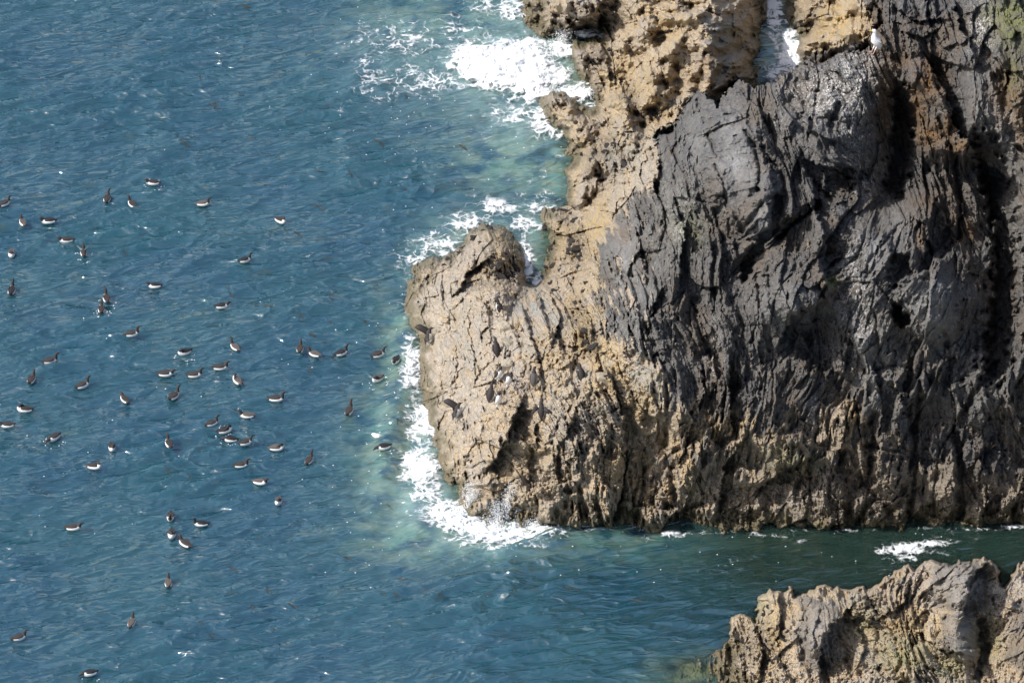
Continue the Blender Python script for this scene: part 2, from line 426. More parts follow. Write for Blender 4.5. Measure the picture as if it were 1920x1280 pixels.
SIL = [(-500,400),(1074,386),(1098,388),(1140,352),(1146,335),(1182,300),(1216,262),(1222,246),(1233,256),(1262,244),(1268,222),(1286,196),(1310,166),(1322,178),(1346,200),(1362,170),(1386,146),(1412,160),(1432,156),(1470,138),(1520,108),(1540,116),(1590,92),(1612,96),(1622,88),(1648,92),(1654,40),(1664,0),(1672,-800),(3000,-800),(3000,2000),(-500,2000)]

# strokes: (kind, points, size, width/decay, raised side)   step: raises one side of an edge;  groove: cuts a crack
STEPS = [([(1150,725),(1160,760),(1168,790),(1170,822)],.34,36,'L'),([(1172,855),(1168,917),(1152,972)],.30,40,'L'),([(1285,757),(1297,792),(1280,850)],.25,30,'L'),
 ([(1368,690),(1366,740),(1372,795)],.32,26,'L'),([(1382,840),(1362,865),(1357,888),(1352,920)],.40,70,'L'),([(1503,865),(1456,888),(1430,910)],.35,50,'U'),
 ([(1585,790),(1578,840),(1570,870)],.25,30,'L'),([(1650,840),(1646,880),(1641,915)],.18,25,'R'),([(1748,395),(1740,430),(1735,470)],.35,50,'L'),
 ([(1784,465),(1746,503),(1709,520)],.32,45,'D'),([(1749,131),(1782,197),(1784,230),(1814,267)],.55,40,'L'),([(1885,330),(1838,298),(1793,288)],.45,60,'U'),
 ([(1525,304),(1560,316),(1598,318)],.42,50,'U'),([(1525,350),(1530,382),(1490,412),(1460,440)],.34,34,'L'),([(1283,440),(1278,470),(1275,522)],.38,28,'L'),
 ([(1236,552),(1226,575),(1222,596)],.28,24,'L'),([(1198,472),(1206,484),(1210,497)],.16,18,'L'),([(1522,575),(1486,591),(1470,622)],.62,70,'U'),([(1530,395),(1545,430),(1548,472)],.4,32,'L'),
 ([(968,770),(958,790),(950,825),(925,864)],.42,34,'L'),([(906,490),(880,512),(860,540)],.32,32,'L'),([(1040,570),(1052,592),(1040,627)],.28,26,'L'),([(1075,782),(1062,815)],.2,20,'L'),
 ([(1120,-10),(1122,20),(1124,44)],.4,34,'L'),([(1120,30),(1075,42),(1058,56)],.32,24,'U'),([(1118,72),(1136,100),(1140,140)],.34,28,'L'),([(1160,150),(1178,190),(1186,230)],.2,26,'L'),
 ([(1140,210),(1150,240),(1180,262)],.22,24,'U'),([(1577,1155),(1548,1184),(1537,1217),(1537,1244)],.42,38,'L'),([(1836,1067),(1811,1093),(1818,1108),(1807,1146)],.6,40,'L'),
 ([(1000,542),(960,527),(920,532),(880,546)],.45,46,'D'),([(1085,560),(1100,620),(1110,660)],.3,26,'R'),([(1015,570),(1030,620),(1060,660)],.22,22,'L'),([(985,590),(1000,640),(1012,690)],.2,20,'L'),([(1640,700),(1655,760),(1650,800)],.25,26,'L'),([(1700,700),(1690,740),(1700,790)],.22,30,'L'),([(1600,440),(1585,480),(1560,500)],.3,26,'R'),([(1424,200),(1432,230),(1450,262)],.2,26,'L'),
 ([(1505,225),(1515,245),(1560,262)],.2,18,'U'),([(1130,900),(1150,930),(1140,965)],.24,26,'L'),([(1000,800),(1005,830)],.18,18,'L'),([(1316,700),(1320,735),(1312,760)],.22,22,'L'),
 ([(1860,100),(1880,130),(1920,140)],.4,40,'U'),([(1895,140),(1890,175),(1896,195)],.35,40,'R'),([(1690,20),(1720,40),(1760,36)],.25,24,'U'),([(1700,60),(1735,68),(1748,60)],.25,20,'U'),
 ([(1790,10),(1800,50),(1825,95)],.3,24,'L'),([(1640,10),(1650,50),(1660,80)],.25,24,'L'),([(1700,1110),(1690,1135),(1660,1150)],.2,24,'U'),([(1460,1120),(1466,1150),(1460,1190)],.2,20,'L'),
 ([(1730,1190),(1760,1215),(1800,1225)],.2,24,'U'),([(1420,1190),(1430,1220),(1424,1260)],.2,22,'L'),([(1610,1180),(1620,1210),(1610,1240)],.15,20,'L')]
GROOVES = [([(1172,850),(1168,917),(1152,975)],.34,6),([(1247,680),(1252,762)],.2,4),([(1250,792),(1248,840),(1260,880),(1265,950)],.28,6),([(1210,880),(1207,917),(1192,978)],.28,5),
 ([(1382,815),(1340,840),(1320,868)],.30,8),([(1378,720),(1388,760),(1380,800)],.35,11),([(1533,834),(1522,862)],.2,5),([(1630,800),(1630,830),(1622,905)],.36,12),([(1606,755),(1600,782)],.2,5),
 ([(1727,680),(1724,744),(1718,800),(1715,850),(1715,905),(1706,960),(1700,988)],.38,4.5),([(1758,800),(1761,850),(1752,923),(1751,970)],.16,3),
 ([(1867,680),(1817,755),(1794,808),(1799,850),(1799,923),(1805,970)],.5,8),([(1850,270),(1862,320),(1880,380),(1886,450),(1884,540),(1872,636),(1867,690)],1.3,24),
 ([(1692,170),(1700,215),(1695,260),(1690,300),(1680,350)],1.0,19),([(1760,220),(1772,253),(1789,291),(1793,326),(1800,380),(1797,450)],.42,5),([(1838,298),(1845,328),(1852,385)],.3,5),
 ([(1838,192),(1854,244),(1873,302),(1885,340)],.18,3),([(1572,198),(1558,238)],.36,7),([(1502,278),(1514,323),(1530,346),(1553,370)],.2,4),([(1399,248),(1415,273),(1423,304),(1424,355)],.26,4),
 ([(1429,280),(1453,309),(1469,334),(1474,380)],.26,4.5),([(1530,382),(1490,412),(1460,440)],.55,9),([(1455,375),(1455,420),(1435,447),(1410,475),(1397,518)],.8,10),([(1430,382),(1410,410),(1390,432)],.22,4.5),
 ([(1340,310),(1355,335),(1365,400),(1370,447)],.14,2.6),([(1320,380),(1340,425),(1348,477)],.17,3),([(1340,460),(1342,485),(1335,525),(1347,577)],.28,5),([(1375,440),(1390,492)],.2,4),
 ([(1170,412),(1184,449)],.14,3),([(1184,512),(1203,587),(1217,624)],.22,4),([(1641,586),(1645,640),(1653,682)],.17,3),([(786,495),(774,554)],.12,2.6),([(867,545),(871,605),(865,672)],.08,2),
 ([(935,667),(911,689),(896,708)],.14,2.6),([(1385,92),(1350,130),(1335,162)],.42,6),([(1322,100),(1318,130),(1310,164)],.2,4),([(1842,1165),(1848,1215),(1832,1270)],.6,8),
 ([(1500,1110),(1515,1160),(1512,1230)],.15,3),([(1310,190),(1322,240),(1345,290)],.2,3.5),([(1250,250),(1268,300),(1266,345)],.2,3.5),([(1225,280),(1240,330),(1230,360)],.22,4),
 ([(1140,480),(1160,540),(1172,600)],.14,3),([(1155,470),(1180,560),(1190,640)],.12,2.5),([(1640,780),(1641,840)],.3,8),([(1660,470),(1640,500),(1625,520)],.15,4),([(1690,420),(1660,450),(1630,490)],.13,3),
 ([(1770,620),(1780,680),(1770,740)],.25,5),([(1830,620),(1835,680),(1800,720)],.2,5),([(1420,520),(1425,580),(1410,640)],.15,3),([(1440,500),(1445,560)],.12,3),([(1300,560),(1310,620),(1330,660)],.25,5),
 ([(1225,20),(1235,60),(1215,95)],.15,4),([(1290,-10),(1300,30)],.15,4),([(1250,150),(1262,190),(1240,215)],.12,3),([(1100,230),(1115,270),(1135,310)],.2,5),([(1120,290),(1128,330),(1145,380)],.25,6),
 ([(1070,440),(1080,500),(1075,560)],.2,6),([(1030,480),(1045,520),(1060,570)],.18,6),([(980,560),(990,610),(1010,660)],.12,4),([(960,590),(975,640),(985,680)],.14,4),([(905,820),(910,880),(905,930)],.08,4),
 ([(1780,1120),(1750,1140),(1730,1175)],.1,3),([(1800,1100),(1770,1118),(1745,1140)],.1,3),([(1640,1120),(1650,1170),(1640,1240)],.1,4),([(1520,420),(1500,460),(1505,500)],.15,4)]
PITS = [(1680,584,11,19,1.2),(1696,600,13,13,1.0),(1684,505,24,30,.6),(1570,352,28,28,.6),(1318,662,18,10,.2),(1082,662,14,10,.2),(1105,108,16,16,.25),(1410,125,14,30,.2),(1545,640,50,50,.3),(1760,440,26,40,.25),
 (1100,650,10,24,.2),(1075,600,14,16,.2),(1130,275,14,22,.22),(1010,800,8,8,.1),(1255,870,14,12,.2),(1262,930,8,14,.2),(1460,440,10,20,.2)]
BULGES = [(1385,320,72,112,.50),(1205,500,66,125,.40),(1505,535,58,66,.55),(1742,575,58,66,.55),(1590,170,66,60,.35),(1738,215,42,95,.50),(1835,190,46,110,.35),(1255,740,46,76,.32),(1425,790,56,56,.35),
 (1488,845,58,34,.35),(1598,835,24,62,.35),(1660,880,26,70,.30),(1762,870,38,80,.28),(1050,730,60,56,.20),(1265,330,44,80,.35),(1640,470,34,50,.30),(1860,720,46,70,.35),(1900,480,30,90,.40),(1345,600,40,60,.30),(1180,900,40,60,.28),(1290,900,34,60,.25),(1390,920,40,46,.28),(1550,920,44,40,.25),(1110,880,36,60,.22),(1880,900,50,60,.25),
 (1545,1180,44,62,.35),(1790,1095,52,44,.40),(1800,1195,34,50,.30),(1640,1140,50,34,.22),(1450,1150,34,44,.22),(1700,1240,50,34,.2),(1905,1190,44,60,.3),
 (1110,25,36,24,.25),(1100,105,34,32,.25),(1240,70,46,50,.20),(1350,80,50,60,.28),(1200,190,46,44,.18),(1090,270,26,60,.22),(1150,300,34,44,.22),(1060,450,24,40,.22),(930,470,40,46,.18)]
PITS_TAN = np.random.RandomState(3)
for _ in range(150):
    a = PITS_TAN.uniform(860, 1330); b = PITS_TAN.uniform(780, 975); r = PITS_TAN.uniform(2.5, 6)
    if b > 780 + (a - 860) * .1: PITS.append((a, b, r, r * PITS_TAN.uniform(1, 2.2), .10))
for _ in range(120):
    a = PITS_TAN.uniform(985, 1400); b = PITS_TAN.uniform(0, 380); r = PITS_TAN.uniform(2.5, 6)
    PITS.append((a, b, r, r * PITS_TAN.uniform(.8, 1.8), .10))
for _ in range(60):
    a = PITS_TAN.uniform(1380, 1920); b = PITS_TAN.uniform(1110, 1280); r = PITS_TAN.uniform(2.5, 6)
    PITS.append((a, b, r, r * PITS_TAN.uniform(.8, 1.8), .08))

def seg_dist(U, V, pts):
    """distance and signed side (negative = left of a line walked downwards)"""
    best = np.full(U.shape, 1e9); side = np.zeros(U.shape)
    for (x0, y0), (x1, y1) in zip(pts[:-1], pts[1:]):
        dx, dy = x1 - x0, y1 - y0
        t = np.clip(((U - x0) * dx + (V - y0) * dy) / (dx * dx + dy * dy), 0, 1)
        d = np.hypot(U - x0 - t * dx, V - y0 - t * dy)
        c = dx * (V - y0) - dy * (U - x0)
        m = d < best
        best = np.where(m, d, best); side = np.where(m, np.sign(c), side)
    return best, side

def strokes(us, vs_, U, V):
    D = np.zeros(U.shape)
    jit = fbm(U / 14, V / 14, 3, 91) * 5; jit2 = fbm(U / 14 + 40, V / 14, 3, 92) * 5
    def window(pts, r):
        x = [p[0] for p in pts]; y = [p[1] for p in pts]
        i0, i1 = np.searchsorted(us, (min(x) - r, max(x) + r)); j0, j1 = np.searchsorted(vs_, (min(y) - r, max(y) + r))
        return (slice(j0, j1), slice(i0, i1)) if i1 - i0 > 1 and j1 - j0 > 1 else None
    for pts, h, L, raised in STEPS:
        w_ = window(pts, L * 2.6)
        if w_ is None: continue
        d, s = seg_dist(U[w_] + jit[w_], V[w_] + jit2[w_], pts)
        x0, y0 = pts[0]; x1, y1 = pts[-1]; dx, dy = x1 - x0, y1 - y0
        want = {'L': (-1, 0), 'R': (1, 0), 'U': (0, -1), 'D': (0, 1)}[raised]
        sg = np.sign(dx * want[1] - dy * want[0])
        up = s * sg > 0
        ends = np.clip(1 - np.maximum(0, -(((U[w_] - x0) * dx + (V[w_] - y0) * dy) / (dx * dx + dy * dy))) * 2, 0, 1) * np.clip(1 - np.maximum(0, ((U[w_] - x0) * dx + (V[w_] - y0) * dy) / (dx * dx + dy * dy) - 1) * 2, 0, 1)
        D[w_] += ends * np.where(up, h * 1.05 * np.exp(-(d / L) ** 2), -h * 1.05 * np.exp(-(d / (L * .8)) ** 2))
    for pts, dep, wd in GROOVES:
        w_ = window(pts, wd * 4 + 8)
        if w_ is None: continue
        jg = .6 + max(0, wd - 5) * .09
        d, s = seg_dist(U[w_] + jit[w_] * jg, V[w_] + jit2[w_] * jg, pts)
        ww = wd * (1 + .5 * gnoise(U[w_] / 18, V[w_] / 18, 77))
        D[w_] -= dep * np.exp(-(d / ww) ** (2 if wd < 7 else 4))
    for x, y, rx, ry, hh in BULGES:
        w_ = window([(x, y)], max(rx, ry) * 1.7)
        if w_ is None: continue
        sh = (V[w_] - y) * .22
        q = (np.abs((U[w_] + jit[w_] * 1.6 - x - sh) / rx) ** 2.6 + np.abs((V[w_] + jit2[w_] * 1.6 - y) / ry) ** 2.6) ** (1 / 2.6)
        D[w_] += hh * (1 - smooth(.72, 1.12, q)) * (1 - .25 * q * q)
    for x, y, rx, ry, dep in PITS:
        if dep <= .101 and dep >= .099 and y < 400 and inside(DARK_POLY, np.array([float(x)]), np.array([float(y)]))[0]: continue
        w_ = window([(x, y)], max(rx, ry) * 1.8)
        if w_ is None: continue
        g_ = .5 + .10 * max(0, rx - 8)
        q = np.hypot((U[w_] + jit[w_] * g_ - x) / rx, (V[w_] + jit2[w_] * g_ - y) / ry)
        D[w_] -= dep * (1 - smooth(.55, 1.25, q))
    return D

DARK_POLY = [(1118,560),(1122,470),(1148,410),(1196,352),(1224,362),(1236,300),(1222,250),(1266,242),(1272,220),(1310,168),(1345,200),(1380,150),(1430,158),(1520,108),(1590,92),(1622,88),(1640,60),(1618,0),(1600,-400),(2600,-400),(2600,900),(1920,890),(1850,900),(1780,860),(1720,880),(1680,800),(1640,830),(1610,760),(1570,740),(1530,800),(1480,770),(1430,830),(1390,760),(1350,800),(1300,740),(1258,770),(1246,700),(1200,650),(1165,650),(1130,620)]
FG_DARK = [[(1490,1118),(1520,1118),(1560,1135),(1585,1165),(1590,1230),(1540,1260),(1500,1240),(1488,1190),(1505,1150)],[(1752,1050),(1830,1050),(1852,1080),(1850,1140),(1800,1150),(1740,1140),(1745,1100)],[(1760,1150),(1810,1145),(1840,1200),(1830,1240),(1790,1240),(1770,1200)],[(1905,1130),(1990,1100),(1990,1290),(1880,1240)]]

def blobs(U, V, lst):
    r = np.zeros(U.shape)
    for x, y, rx, ry, a in lst:
        r = np.maximum(r, a * np.exp(-(((U - x) / rx) ** 2 + ((V - y) / ry) ** 2)))
    return r

GUANO = [(1560,180,60,55,1),(1600,150,40,60,1),(1600,230,30,50,.8),(1620,330,20,40,.9),(1490,170,30,30,.5),(1600,480,18,50,.7),(1600,560,26,60,.95),(1615,610,22,50,.95),(1590,660,25,40,.5),(1635,110,20,20,.6),
 (1840,60,25,60,.7),(1525,770,10,30,.8),(1330,680,20,25,.6),(1275,420,20,50,.55),(945,617,14,10,.7),(1700,560,14,10,.5),(1450,240,25,30,.45),(1880,250,30,60,.35),(1740,1150,16,50,.6),(1500,240,30,20,.4),(1340,640,14,30,.5)]
RUST = [(1745,150,30,45,1),(1720,200,24,60,.9),(1740,250,35,30,.9),(1780,240,14,26,1),(1800,275,30,20,.9),(1660,170,14,60,.7),(1660,220,12,40,.8),(1890,180,28,60,.8),(1915,220,20,60,.9),(1815,430,18,26,.7),(1690,115,30,20,.6),
 (1560,470,14,14,.6),(1580,545,14,20,.5),(1725,450,10,20,.6),(1760,380,60,50,.25),(1170,440,16,26,.5),(1840,290,40,20,.5),(1640,60,20,60,.5),(1330,120,26,30,.5),(1580,1195,14,20,.8)]
GREEN = [(1900,40,40,50,.9),(1870,30,30,30,.7),(1560,528,11,9,1.6),(1900,130,16,50,.5),(1700,1230,60,40,.6),(1620,1170,30,30,.5),(1780,1250,30,30,.6),(1850,1200,30,40,.6),(1290,430,30,40,.35),(1420,1130,20,30,.5),(1480,860,60,30,.4)]
SLAB = [(1380,310,32,45,1),(1370,240,30,40,.7),(1430,420,22,40,.9),(1400,330,40,40,.6),(1310,270,25,70,.4),(1170,470,28,70,.75),(1190,560,24,60,.6),(1740,560,40,50,.8),(1760,610,30,40,.6),(1680,420,30,50,.5),(1640,470,14,40,.8),(1510,600,30,20,.5),(1460,560,40,50,.35),(1850,240,50,90,.35),(1860,700,40,60,.3),(1540,1180,40,60,.8),(1790,1100,50,50,.8),(1800,1190,30,50,.8),(1640,720,30,60,.5)]
OCHRE = [(1190,880,60,90,.6),(1000,880,70,80,.5),(1290,880,60,80,.55),(1060,300,40,80,.4),(1560,1150,60,50,.5),(1120,420,30,60,.9),(1128,560,14,110,.9),(1140,680,40,60,.9),(1200,740,50,60,.7),(1240,830,40,70,.6),(1090,620,30,80,.8),(1100,730,60,40,.6),(1050,660,40,40,.5),(1200,170,90,80,.6),(1560,50,60,60,.9),(1230,50,60,40,.6),(1010,490,30,60,.5),(1050,450,30,60,.6),(940,470,30,40,.5),(1340,800,30,40,.6),(1400,790,40,30,.6),(1600,820,20,50,.7),(1640,880,12,50,.6),(1700,1180,80,40,.5),(1450,1180,40,60,.5)]
TURF = [(1080,460,26,50,1),(1060,410,24,20,.9),(1030,470,20,40,.8),(1100,630,22,40,.9),(1085,590,20,30,.7),(930,505,34,24,1),(960,480,18,40,.8),(900,530,20,14,.8),(1140,290,26,40,.9),(1110,290,20,60,.7),(1100,30,30,24,.7),(1150,20,30,20,.6),(1120,110,22,26,.8),(1180,180,24,30,.6),(1230,215,20,12,.8),(1130,700,20,14,.6),(1020,30,30,40,.5),(1440,1200,40,40,.7),(1640,1130,30,26,.7),(1400,1210,24,40,.7),(1690,1090,26,20,.5),(1770,1210,22,20,.8),(1520,30,24,30,.5),(985,860,30,30,.4),(1130,830,20,20,.4)]
PALE = [(848,690,75,190,1.3),(930,620,40,90,.8),(1040,740,50,60,.5),(1180,520,60,140,1),(1250,380,60,110,.7),(1250,620,60,80,.5),(1330,280,50,70,.5),(1200,660,50,60,.8),(1640,480,50,70,.6),(1760,600,60,70,.8),(1660,640,30,70,.5),(1900,400,40,200,.6),(1880,240,60,120,.5),(1480,600,50,60,.4),(1650,720,40,60,.6),(1520,180,70,60,.5),(1850,720,60,70,.4)]
GREYT = [(1350,70,40,60,.9),(1370,30,40,30,.7),(1320,100,20,30,.6),(1000,570,40,30,.8),(1040,610,25,30,.7),(870,640,60,80,.35),(850,560,40,40,.4),(1050,760,25,40,.6),(1090,720,25,30,.7),(1000,640,20,30,.5),(1180,290,40,50,.6),(1150,760,20,40,.4),(1060,850,26,40,.45),(1120,780,20,40,.4),
 (1135,560,14,100,.5),(1200,700,30,50,.6),(1225,730,20,40,.6),(1125,700,20,20,.5),(1110,800,30,30,.4),(940,640,20,20,.6),(1130,640,14,60,.4),(1590,1130,40,20,.5),(1680,1210,40,30,.5),(1330,850,20,40,.4),(1790,60,70,80,.3),(1880,30,60,60,.7)]

def relief(us, vs_, zfun, keepfun, darkfun, name):
    U, V = np.meshgrid(us, vs_)
    s = bil(SG, GX0, GY0, STEP, U, V)
    z = zfun(U, V)
    wob = fbm(U / 90, V / 90, 3, 33) * 8
    dark = darkfun(U, V)
    # ---- displacement towards the viewer, metres
    s1 = s + fbm(U / 130, V / 130, 2, 5) * 14 + 24 * gnoise(U / 250, V / 210, 7)
    t1 = V + fbm(U / 130 + 9, V / 130, 2, 6) * 20
    D = strokes(us, vs_, U, V)
    slaty = smooth(-.12, .22, fbm(U / 105, V / 130, 2, 97))
    def sheets(w_, L, seed, crack=0.0):
        """slaty sheets: each rises to the right and breaks off in a drop that faces right"""
        x = s1 / w_ + .8 * gnoise(s1 / (w_ * 4), t1 / (L * .9), seed) + .12 * gnoise(s1 / 5, t1 / 14, seed + 1)
        i = np.floor(x).astype(np.int64); f = x - i
        h0 = hsh(i, i * 0 + seed, 3)
        y = t1 / L + RND[0][h0] * 5; j = np.floor(y).astype(np.int64)
        h1 = hsh(i, j, seed + 9); h2 = hsh(i, j + 1, seed + 9); q = smooth(.93, .975, y - j)
        amp = RND[1][h1] * (1 - q) + RND[1][h2] * q
        cut = (1 - smooth(.0, 2.2 / w_, f)) * smooth(.35, .6, amp)      # open joint between two sheets
        return amp ** 1.6 * (f - .35) * (.12 + 1.05 * slaty) - crack * 3.0 * cut
    fa, ea = facets(s1 / 66, t1 / 140 + s1 / 130, 1); fb, eb = facets(s1 / 27, t1 / 52 + s1 / 60, 2); fc, ec = facets(s1 / 10, t1 / 19 + s1 / 24, 3); fd, ed = facets(s1 / 4.2, t1 / 9, 4)
    slab = np.clip(blobs(U, V, SLAB), 0, 1)
    calm = 1 - .75 * slab
    rd = ridged(s1 / 40, t1 / 170, 2, 61)
    blocky = 1.25 - .85 * slaty
    Ddark = .46 * fa + calm * (.34 * fb * blocky + .13 * fc * blocky + .035 * fd) + .06 * (rd - .5) + .26 * sheets(50, 260, 31, .10) + calm * (.15 * sheets(20, 150, 37, .07) + .07 * sheets(8, 80, 43, .03))
    Ddark += -.06 * (1 - smooth(.02, .07, ea)) - calm * .02 * (1 - smooth(.02, .10, eb)) + .03 * fbm(U / 6, V / 6, 2, 21) * calm
    ga, ha = facets(s1 / 70, t1 / 76, 11); gb, hb = facets(s1 / 27, t1 / 31, 12); gc, hc = facets(s1 / 9, t1 / 13, 13)
    lump = fbm(s1 / 20, t1 / 34, 4, 41); fine = fbm(U / 5.5, V / 5, 3, 51)
    rough = smooth(-.25, .35, fbm(U / 110, V / 110, 2, 47) + .75 * np.exp(-((V - 170) / 190) ** 2) + .15 * smooth(1040, 1080, V))
    even = np.exp(-(np.abs((U - 850) / 85) ** 3 + np.abs((V - 720) / 210) ** 3))      # the worn seaward slope
    rough = rough * (1 - .95 * even)
    Dtan = (1 - .5 * even) * (1 - .45 * smooth(1040, 1080, V)) * (.40 * ga + .24 * gb + .34 * sheets(44, 240, 51) + .16 * sheets(16, 130, 57)) + .085 * gc + .05 * sheets(6, 30, 59) + (.035 + .22 * rough) * lump + (.016 + .075 * rough) * fine - .015 * (1 - smooth(.02, .08, ha)) - .04 * (1 - smooth(.02, .12, hb)) * rough
    # lower walls carry long vertical flutes
    flute = ridged(s / 34, t1 / 260, 2, 66)
    low = np.exp(-((V - 880) / 95) ** 2) * smooth(1080, 1180, U)
    Dtan = Dtan + low * .10 * (flute - .5)
    D = D + Ddark * dark + Dtan * (1 - dark)
    D = D + .25 * fbm(U / 140, V / 140, 3, 15)
    turf = np.clip(blobs(U, V, TURF), 0, 1)
    D = D + turf * (1 - dark) * (.30 * (ridged(s1 / 13, t1 / 17, 3, 111) - .55) + .12 * fbm(U / 7, V / 6, 2, 112))
    k = np.pad(D, 1, 'edge')                       # take the grid's stair steps off slanting edges
    D = .62 * D + .38 * (4 * D + 2 * (k[1:-1, :-2] + k[1:-1, 2:] + k[:-2, 1:-1] + k[2:, 1:-1]) + k[:-2, :-2] + k[2:, 2:] + k[:-2, 2:] + k[2:, :-2]) / 16
    damp = smooth(-.9, .4, z)
    D = D * (.25 + .75 * damp)
    P = pt(U, V, z)
    d = ray(U, V); d /= np.linalg.norm(d, axis=-1, keepdims=True)
    P = P - d * D[..., None]
    zz = P[..., 2]
    wet = (1 - smooth(.02, .42, zz + .22 * fbm(U / 20, V / 20, 3, 8) - .12)) * .9
    att = dict(dark=np.clip(dark, 0, 1), guano=blobs(U, V, GUANO), rust=blobs(U, V, RUST), green=np.clip(blobs(U, V, GREEN), 0, 1), slab=slab, ochre=np.clip(blobs(U, V, OCHRE), 0, 1), brown=np.clip(smooth(1340, 1680, U + 60 * fbm(s1 / 30, t1 / 60, 3, 64)) * smooth(760, 860, V) * (1 - smooth(1010, 1040, V)) + .35 * (1 - smooth(.2, .7, zz + .3 * fbm(U / 40, V / 40, 3, 65))) * smooth(900, 1100, U) * (V < 1010), 0, 1), turf=turf, pale=np.clip(blobs(U, V, PALE) * smooth(-.5, .3, fbm(s1 / 14, t1 / 60, 3, 24)), 0, 1),
               grey=np.clip(blobs(U + wob, V + wob, GREYT) * 1.2 * smooth(-.5, .3, fbm(s1 / 16, t1 / 40, 3, 29)), 0, 1), wet=np.clip(wet, 0, 1))
    keep = keepfun(zz)
    f = grid_faces(len(vs_), len(us), keep[:-1, :-1] | keep[1:, 1:] | keep[1:, :-1] | keep[:-1, 1:])
    P2, f2, at2 = compact(P.reshape(-1, 3), f, att)
    o = mesh_obj(name, P2, f2, M_ROCK, None, False, at2)
    return o, (U, V, zz), BVHTree.FromPolygons([tuple(x) for x in P2.tolist()], f2.tolist())

def axis(lo, a, b, hi, st, stout):
    return np.r_[np.arange(lo, a, stout), np.arange(a, b, st), np.arange(b, hi, stout)]

zA_c = blur(rbf(ZA, CU, CV), 1); zB_c = blur(rbf(ZB, CU, CV), 1)
def z_head(U, V):
    wu = fbm(U / 44, V / 44, 4, 131) * 11; wv = fbm(U / 44 + 5, V / 44, 4, 132) * 11
    za = bil(zA_c, GX0, GY0, STEP, U + wu, V + wv); zb = bil(zB_c, GX0, GY0, STEP, U + wu * .7, V + wv * .7)
    za = za + .42 * fbm(U / 50, V / 42, 3, 133) * smooth(-.2, .6, za)
    jx = fbm(U / 16, V / 16, 3, 17) * 7; jy = fbm(U / 16, V / 16, 3, 18) * 7
    m = inside(SIL, U + jx, V + jy - 4).astype(float)
    return za * (1 - m) + zb * m
def soft_poly(poly, U, V, n):
    return blur(inside(poly, U, V).astype(float), n)
def dark_head(U, V):
    s = bil(SG, GX0, GY0, STEP, U, V)
    d = soft_poly(DARK_POLY, U, V + 7 * (1 - smooth(260, 340, V)), 7) - .5
    low = smooth(600, 720, V)
    n = fbm(s / 9, V / 34, 4, 25); d = d + (.08 + .40 * smooth(280, 400, V) + .20 * low) * n + .20 * fbm(U / 6, V / 6, 2, 27)
    d = d - .75 * smooth(.0, .35, fbm(s / 13, V / 45, 3, 28)) * np.exp(-(((U - 1170) / 60) ** 2 + ((V - 560) / 160) ** 2))
    wid = .07 + .13 * smooth(300, 380, V) + .20 * smooth(640, 760, V)
    d = smooth(0, 1, (d + wid) / (2 * wid))
    # ledges of grey rock showing through the barnacles lower down the wall
    d2 = .7 * smooth(.05, .30, fbm(s / 15, V / 60, 3, 26)) * smooth(1180, 1300, U) * smooth(700, 740, V) * (1 - smooth(850, 930, V))
    return np.maximum(d, d2)

HU = axis(660, 740, 1935, 2300, 1.45, 9); HV = axis(-260, -12, 1006, 1150, 1.45, 9)
headland, (hU, hV, hZ), BV_HEAD = relief(HU, HV, z_head, lambda z: z > -1.25, dark_head, 'headland')
tag(headland, 'dark slate crag above tan barnacle-covered tidal rock', None, None, 'structure')

FG_SIL = [(1215,1300),(1238,1272),(1285,1240),(1330,1226),(1364,1200),(1367,1165),(1375,1150),(1395,1149),(1416,1166),(1420,1112),(1446,1105),(1476,1110),(1482,1098),(1490,1116),(1520,1108),(1545,1097),(1590,1103),(1640,1101),(1660,1082),(1690,1066),(1692,1058),(1720,1062),(1745,1045),(1768,1060),(1800,1053),(1822,1054),(1832,1046),(1852,1045),(1870,1064),(1877,1096),(1886,1100),(1900,1070),(1922,1050),(2000,1030),(2500,1000),(2500,1900),(1200,1900)]
ZF = [(1240,1285,-.25),(1270,1260,-.16),(1300,1280,-.10),(1300,1245,-.12),(1345,1250,-.02),(1366,1210,.15),(1372,1160,.6),(1400,1160,.8),(1425,1115,1.3),(1480,1105,1.5),(1545,1100,1.6),(1640,1104,1.7),(1700,1068,2.0),(1745,1050,2.2),(1800,1058,2.3),(1850,1050,2.3),(1878,1096,1.9),(1905,1070,2.0),(1990,1040,2.2),
 (1380,1230,.4),(1420,1200,.9),(1450,1270,.7),(1480,1180,1.4),(1540,1160,1.75),(1560,1230,1.2),(1620,1180,1.5),(1650,1270,1.3),(1720,1150,1.8),(1800,1130,2.3),(1800,1220,2.0),(1840,1190,1.3),(1835,1260,1.1),(1900,1150,1.8),(1920,1250,1.7),(2000,1200,1.9),
 (1380,1290,.2),(1300,1340,-.3),(1250,1400,-.6),(1450,1380,.4),(1650,1400,1.1),(1850,1400,1.3),(2200,1300,2.0),(2200,1100,2.2),(1200,1500,-1),(1700,1600,1.0),(2300,1600,1.5)]
zF_c = blur(rbf(ZF, CU, CV), 1)
def z_fg(U, V):
    zf = bil(zF_c, GX0, GY0, STEP, U, V)
    m = inside(FG_SIL, U + fbm(U / 14, V / 14, 3, 17) * 6, V + fbm(U / 14, V / 14, 3, 18) * 6).astype(float)
    m = blur(m, 1)
    return zf * m + (-1.6) * (1 - m)
def dark_fg(U, V):
    r = np.zeros(U.shape)
    for p in FG_DARK: r = np.maximum(r, soft_poly(p, U, V, 2))
    return r * .62
FU = axis(1190, 1230, 1935, 2300, 1.45, 9); FV = axis(1000, 1030, 1290, 1600, 1.45, 9)
outcrop, (fU, fV, fZ), BV_FG = relief(FU, FV, z_fg, lambda z: z > -1.3, dark_fg, 'rock_outcrop')
tag(outcrop, 'tan barnacled rock outcrop with jagged grey slabs in the bottom right corner', 'rock')

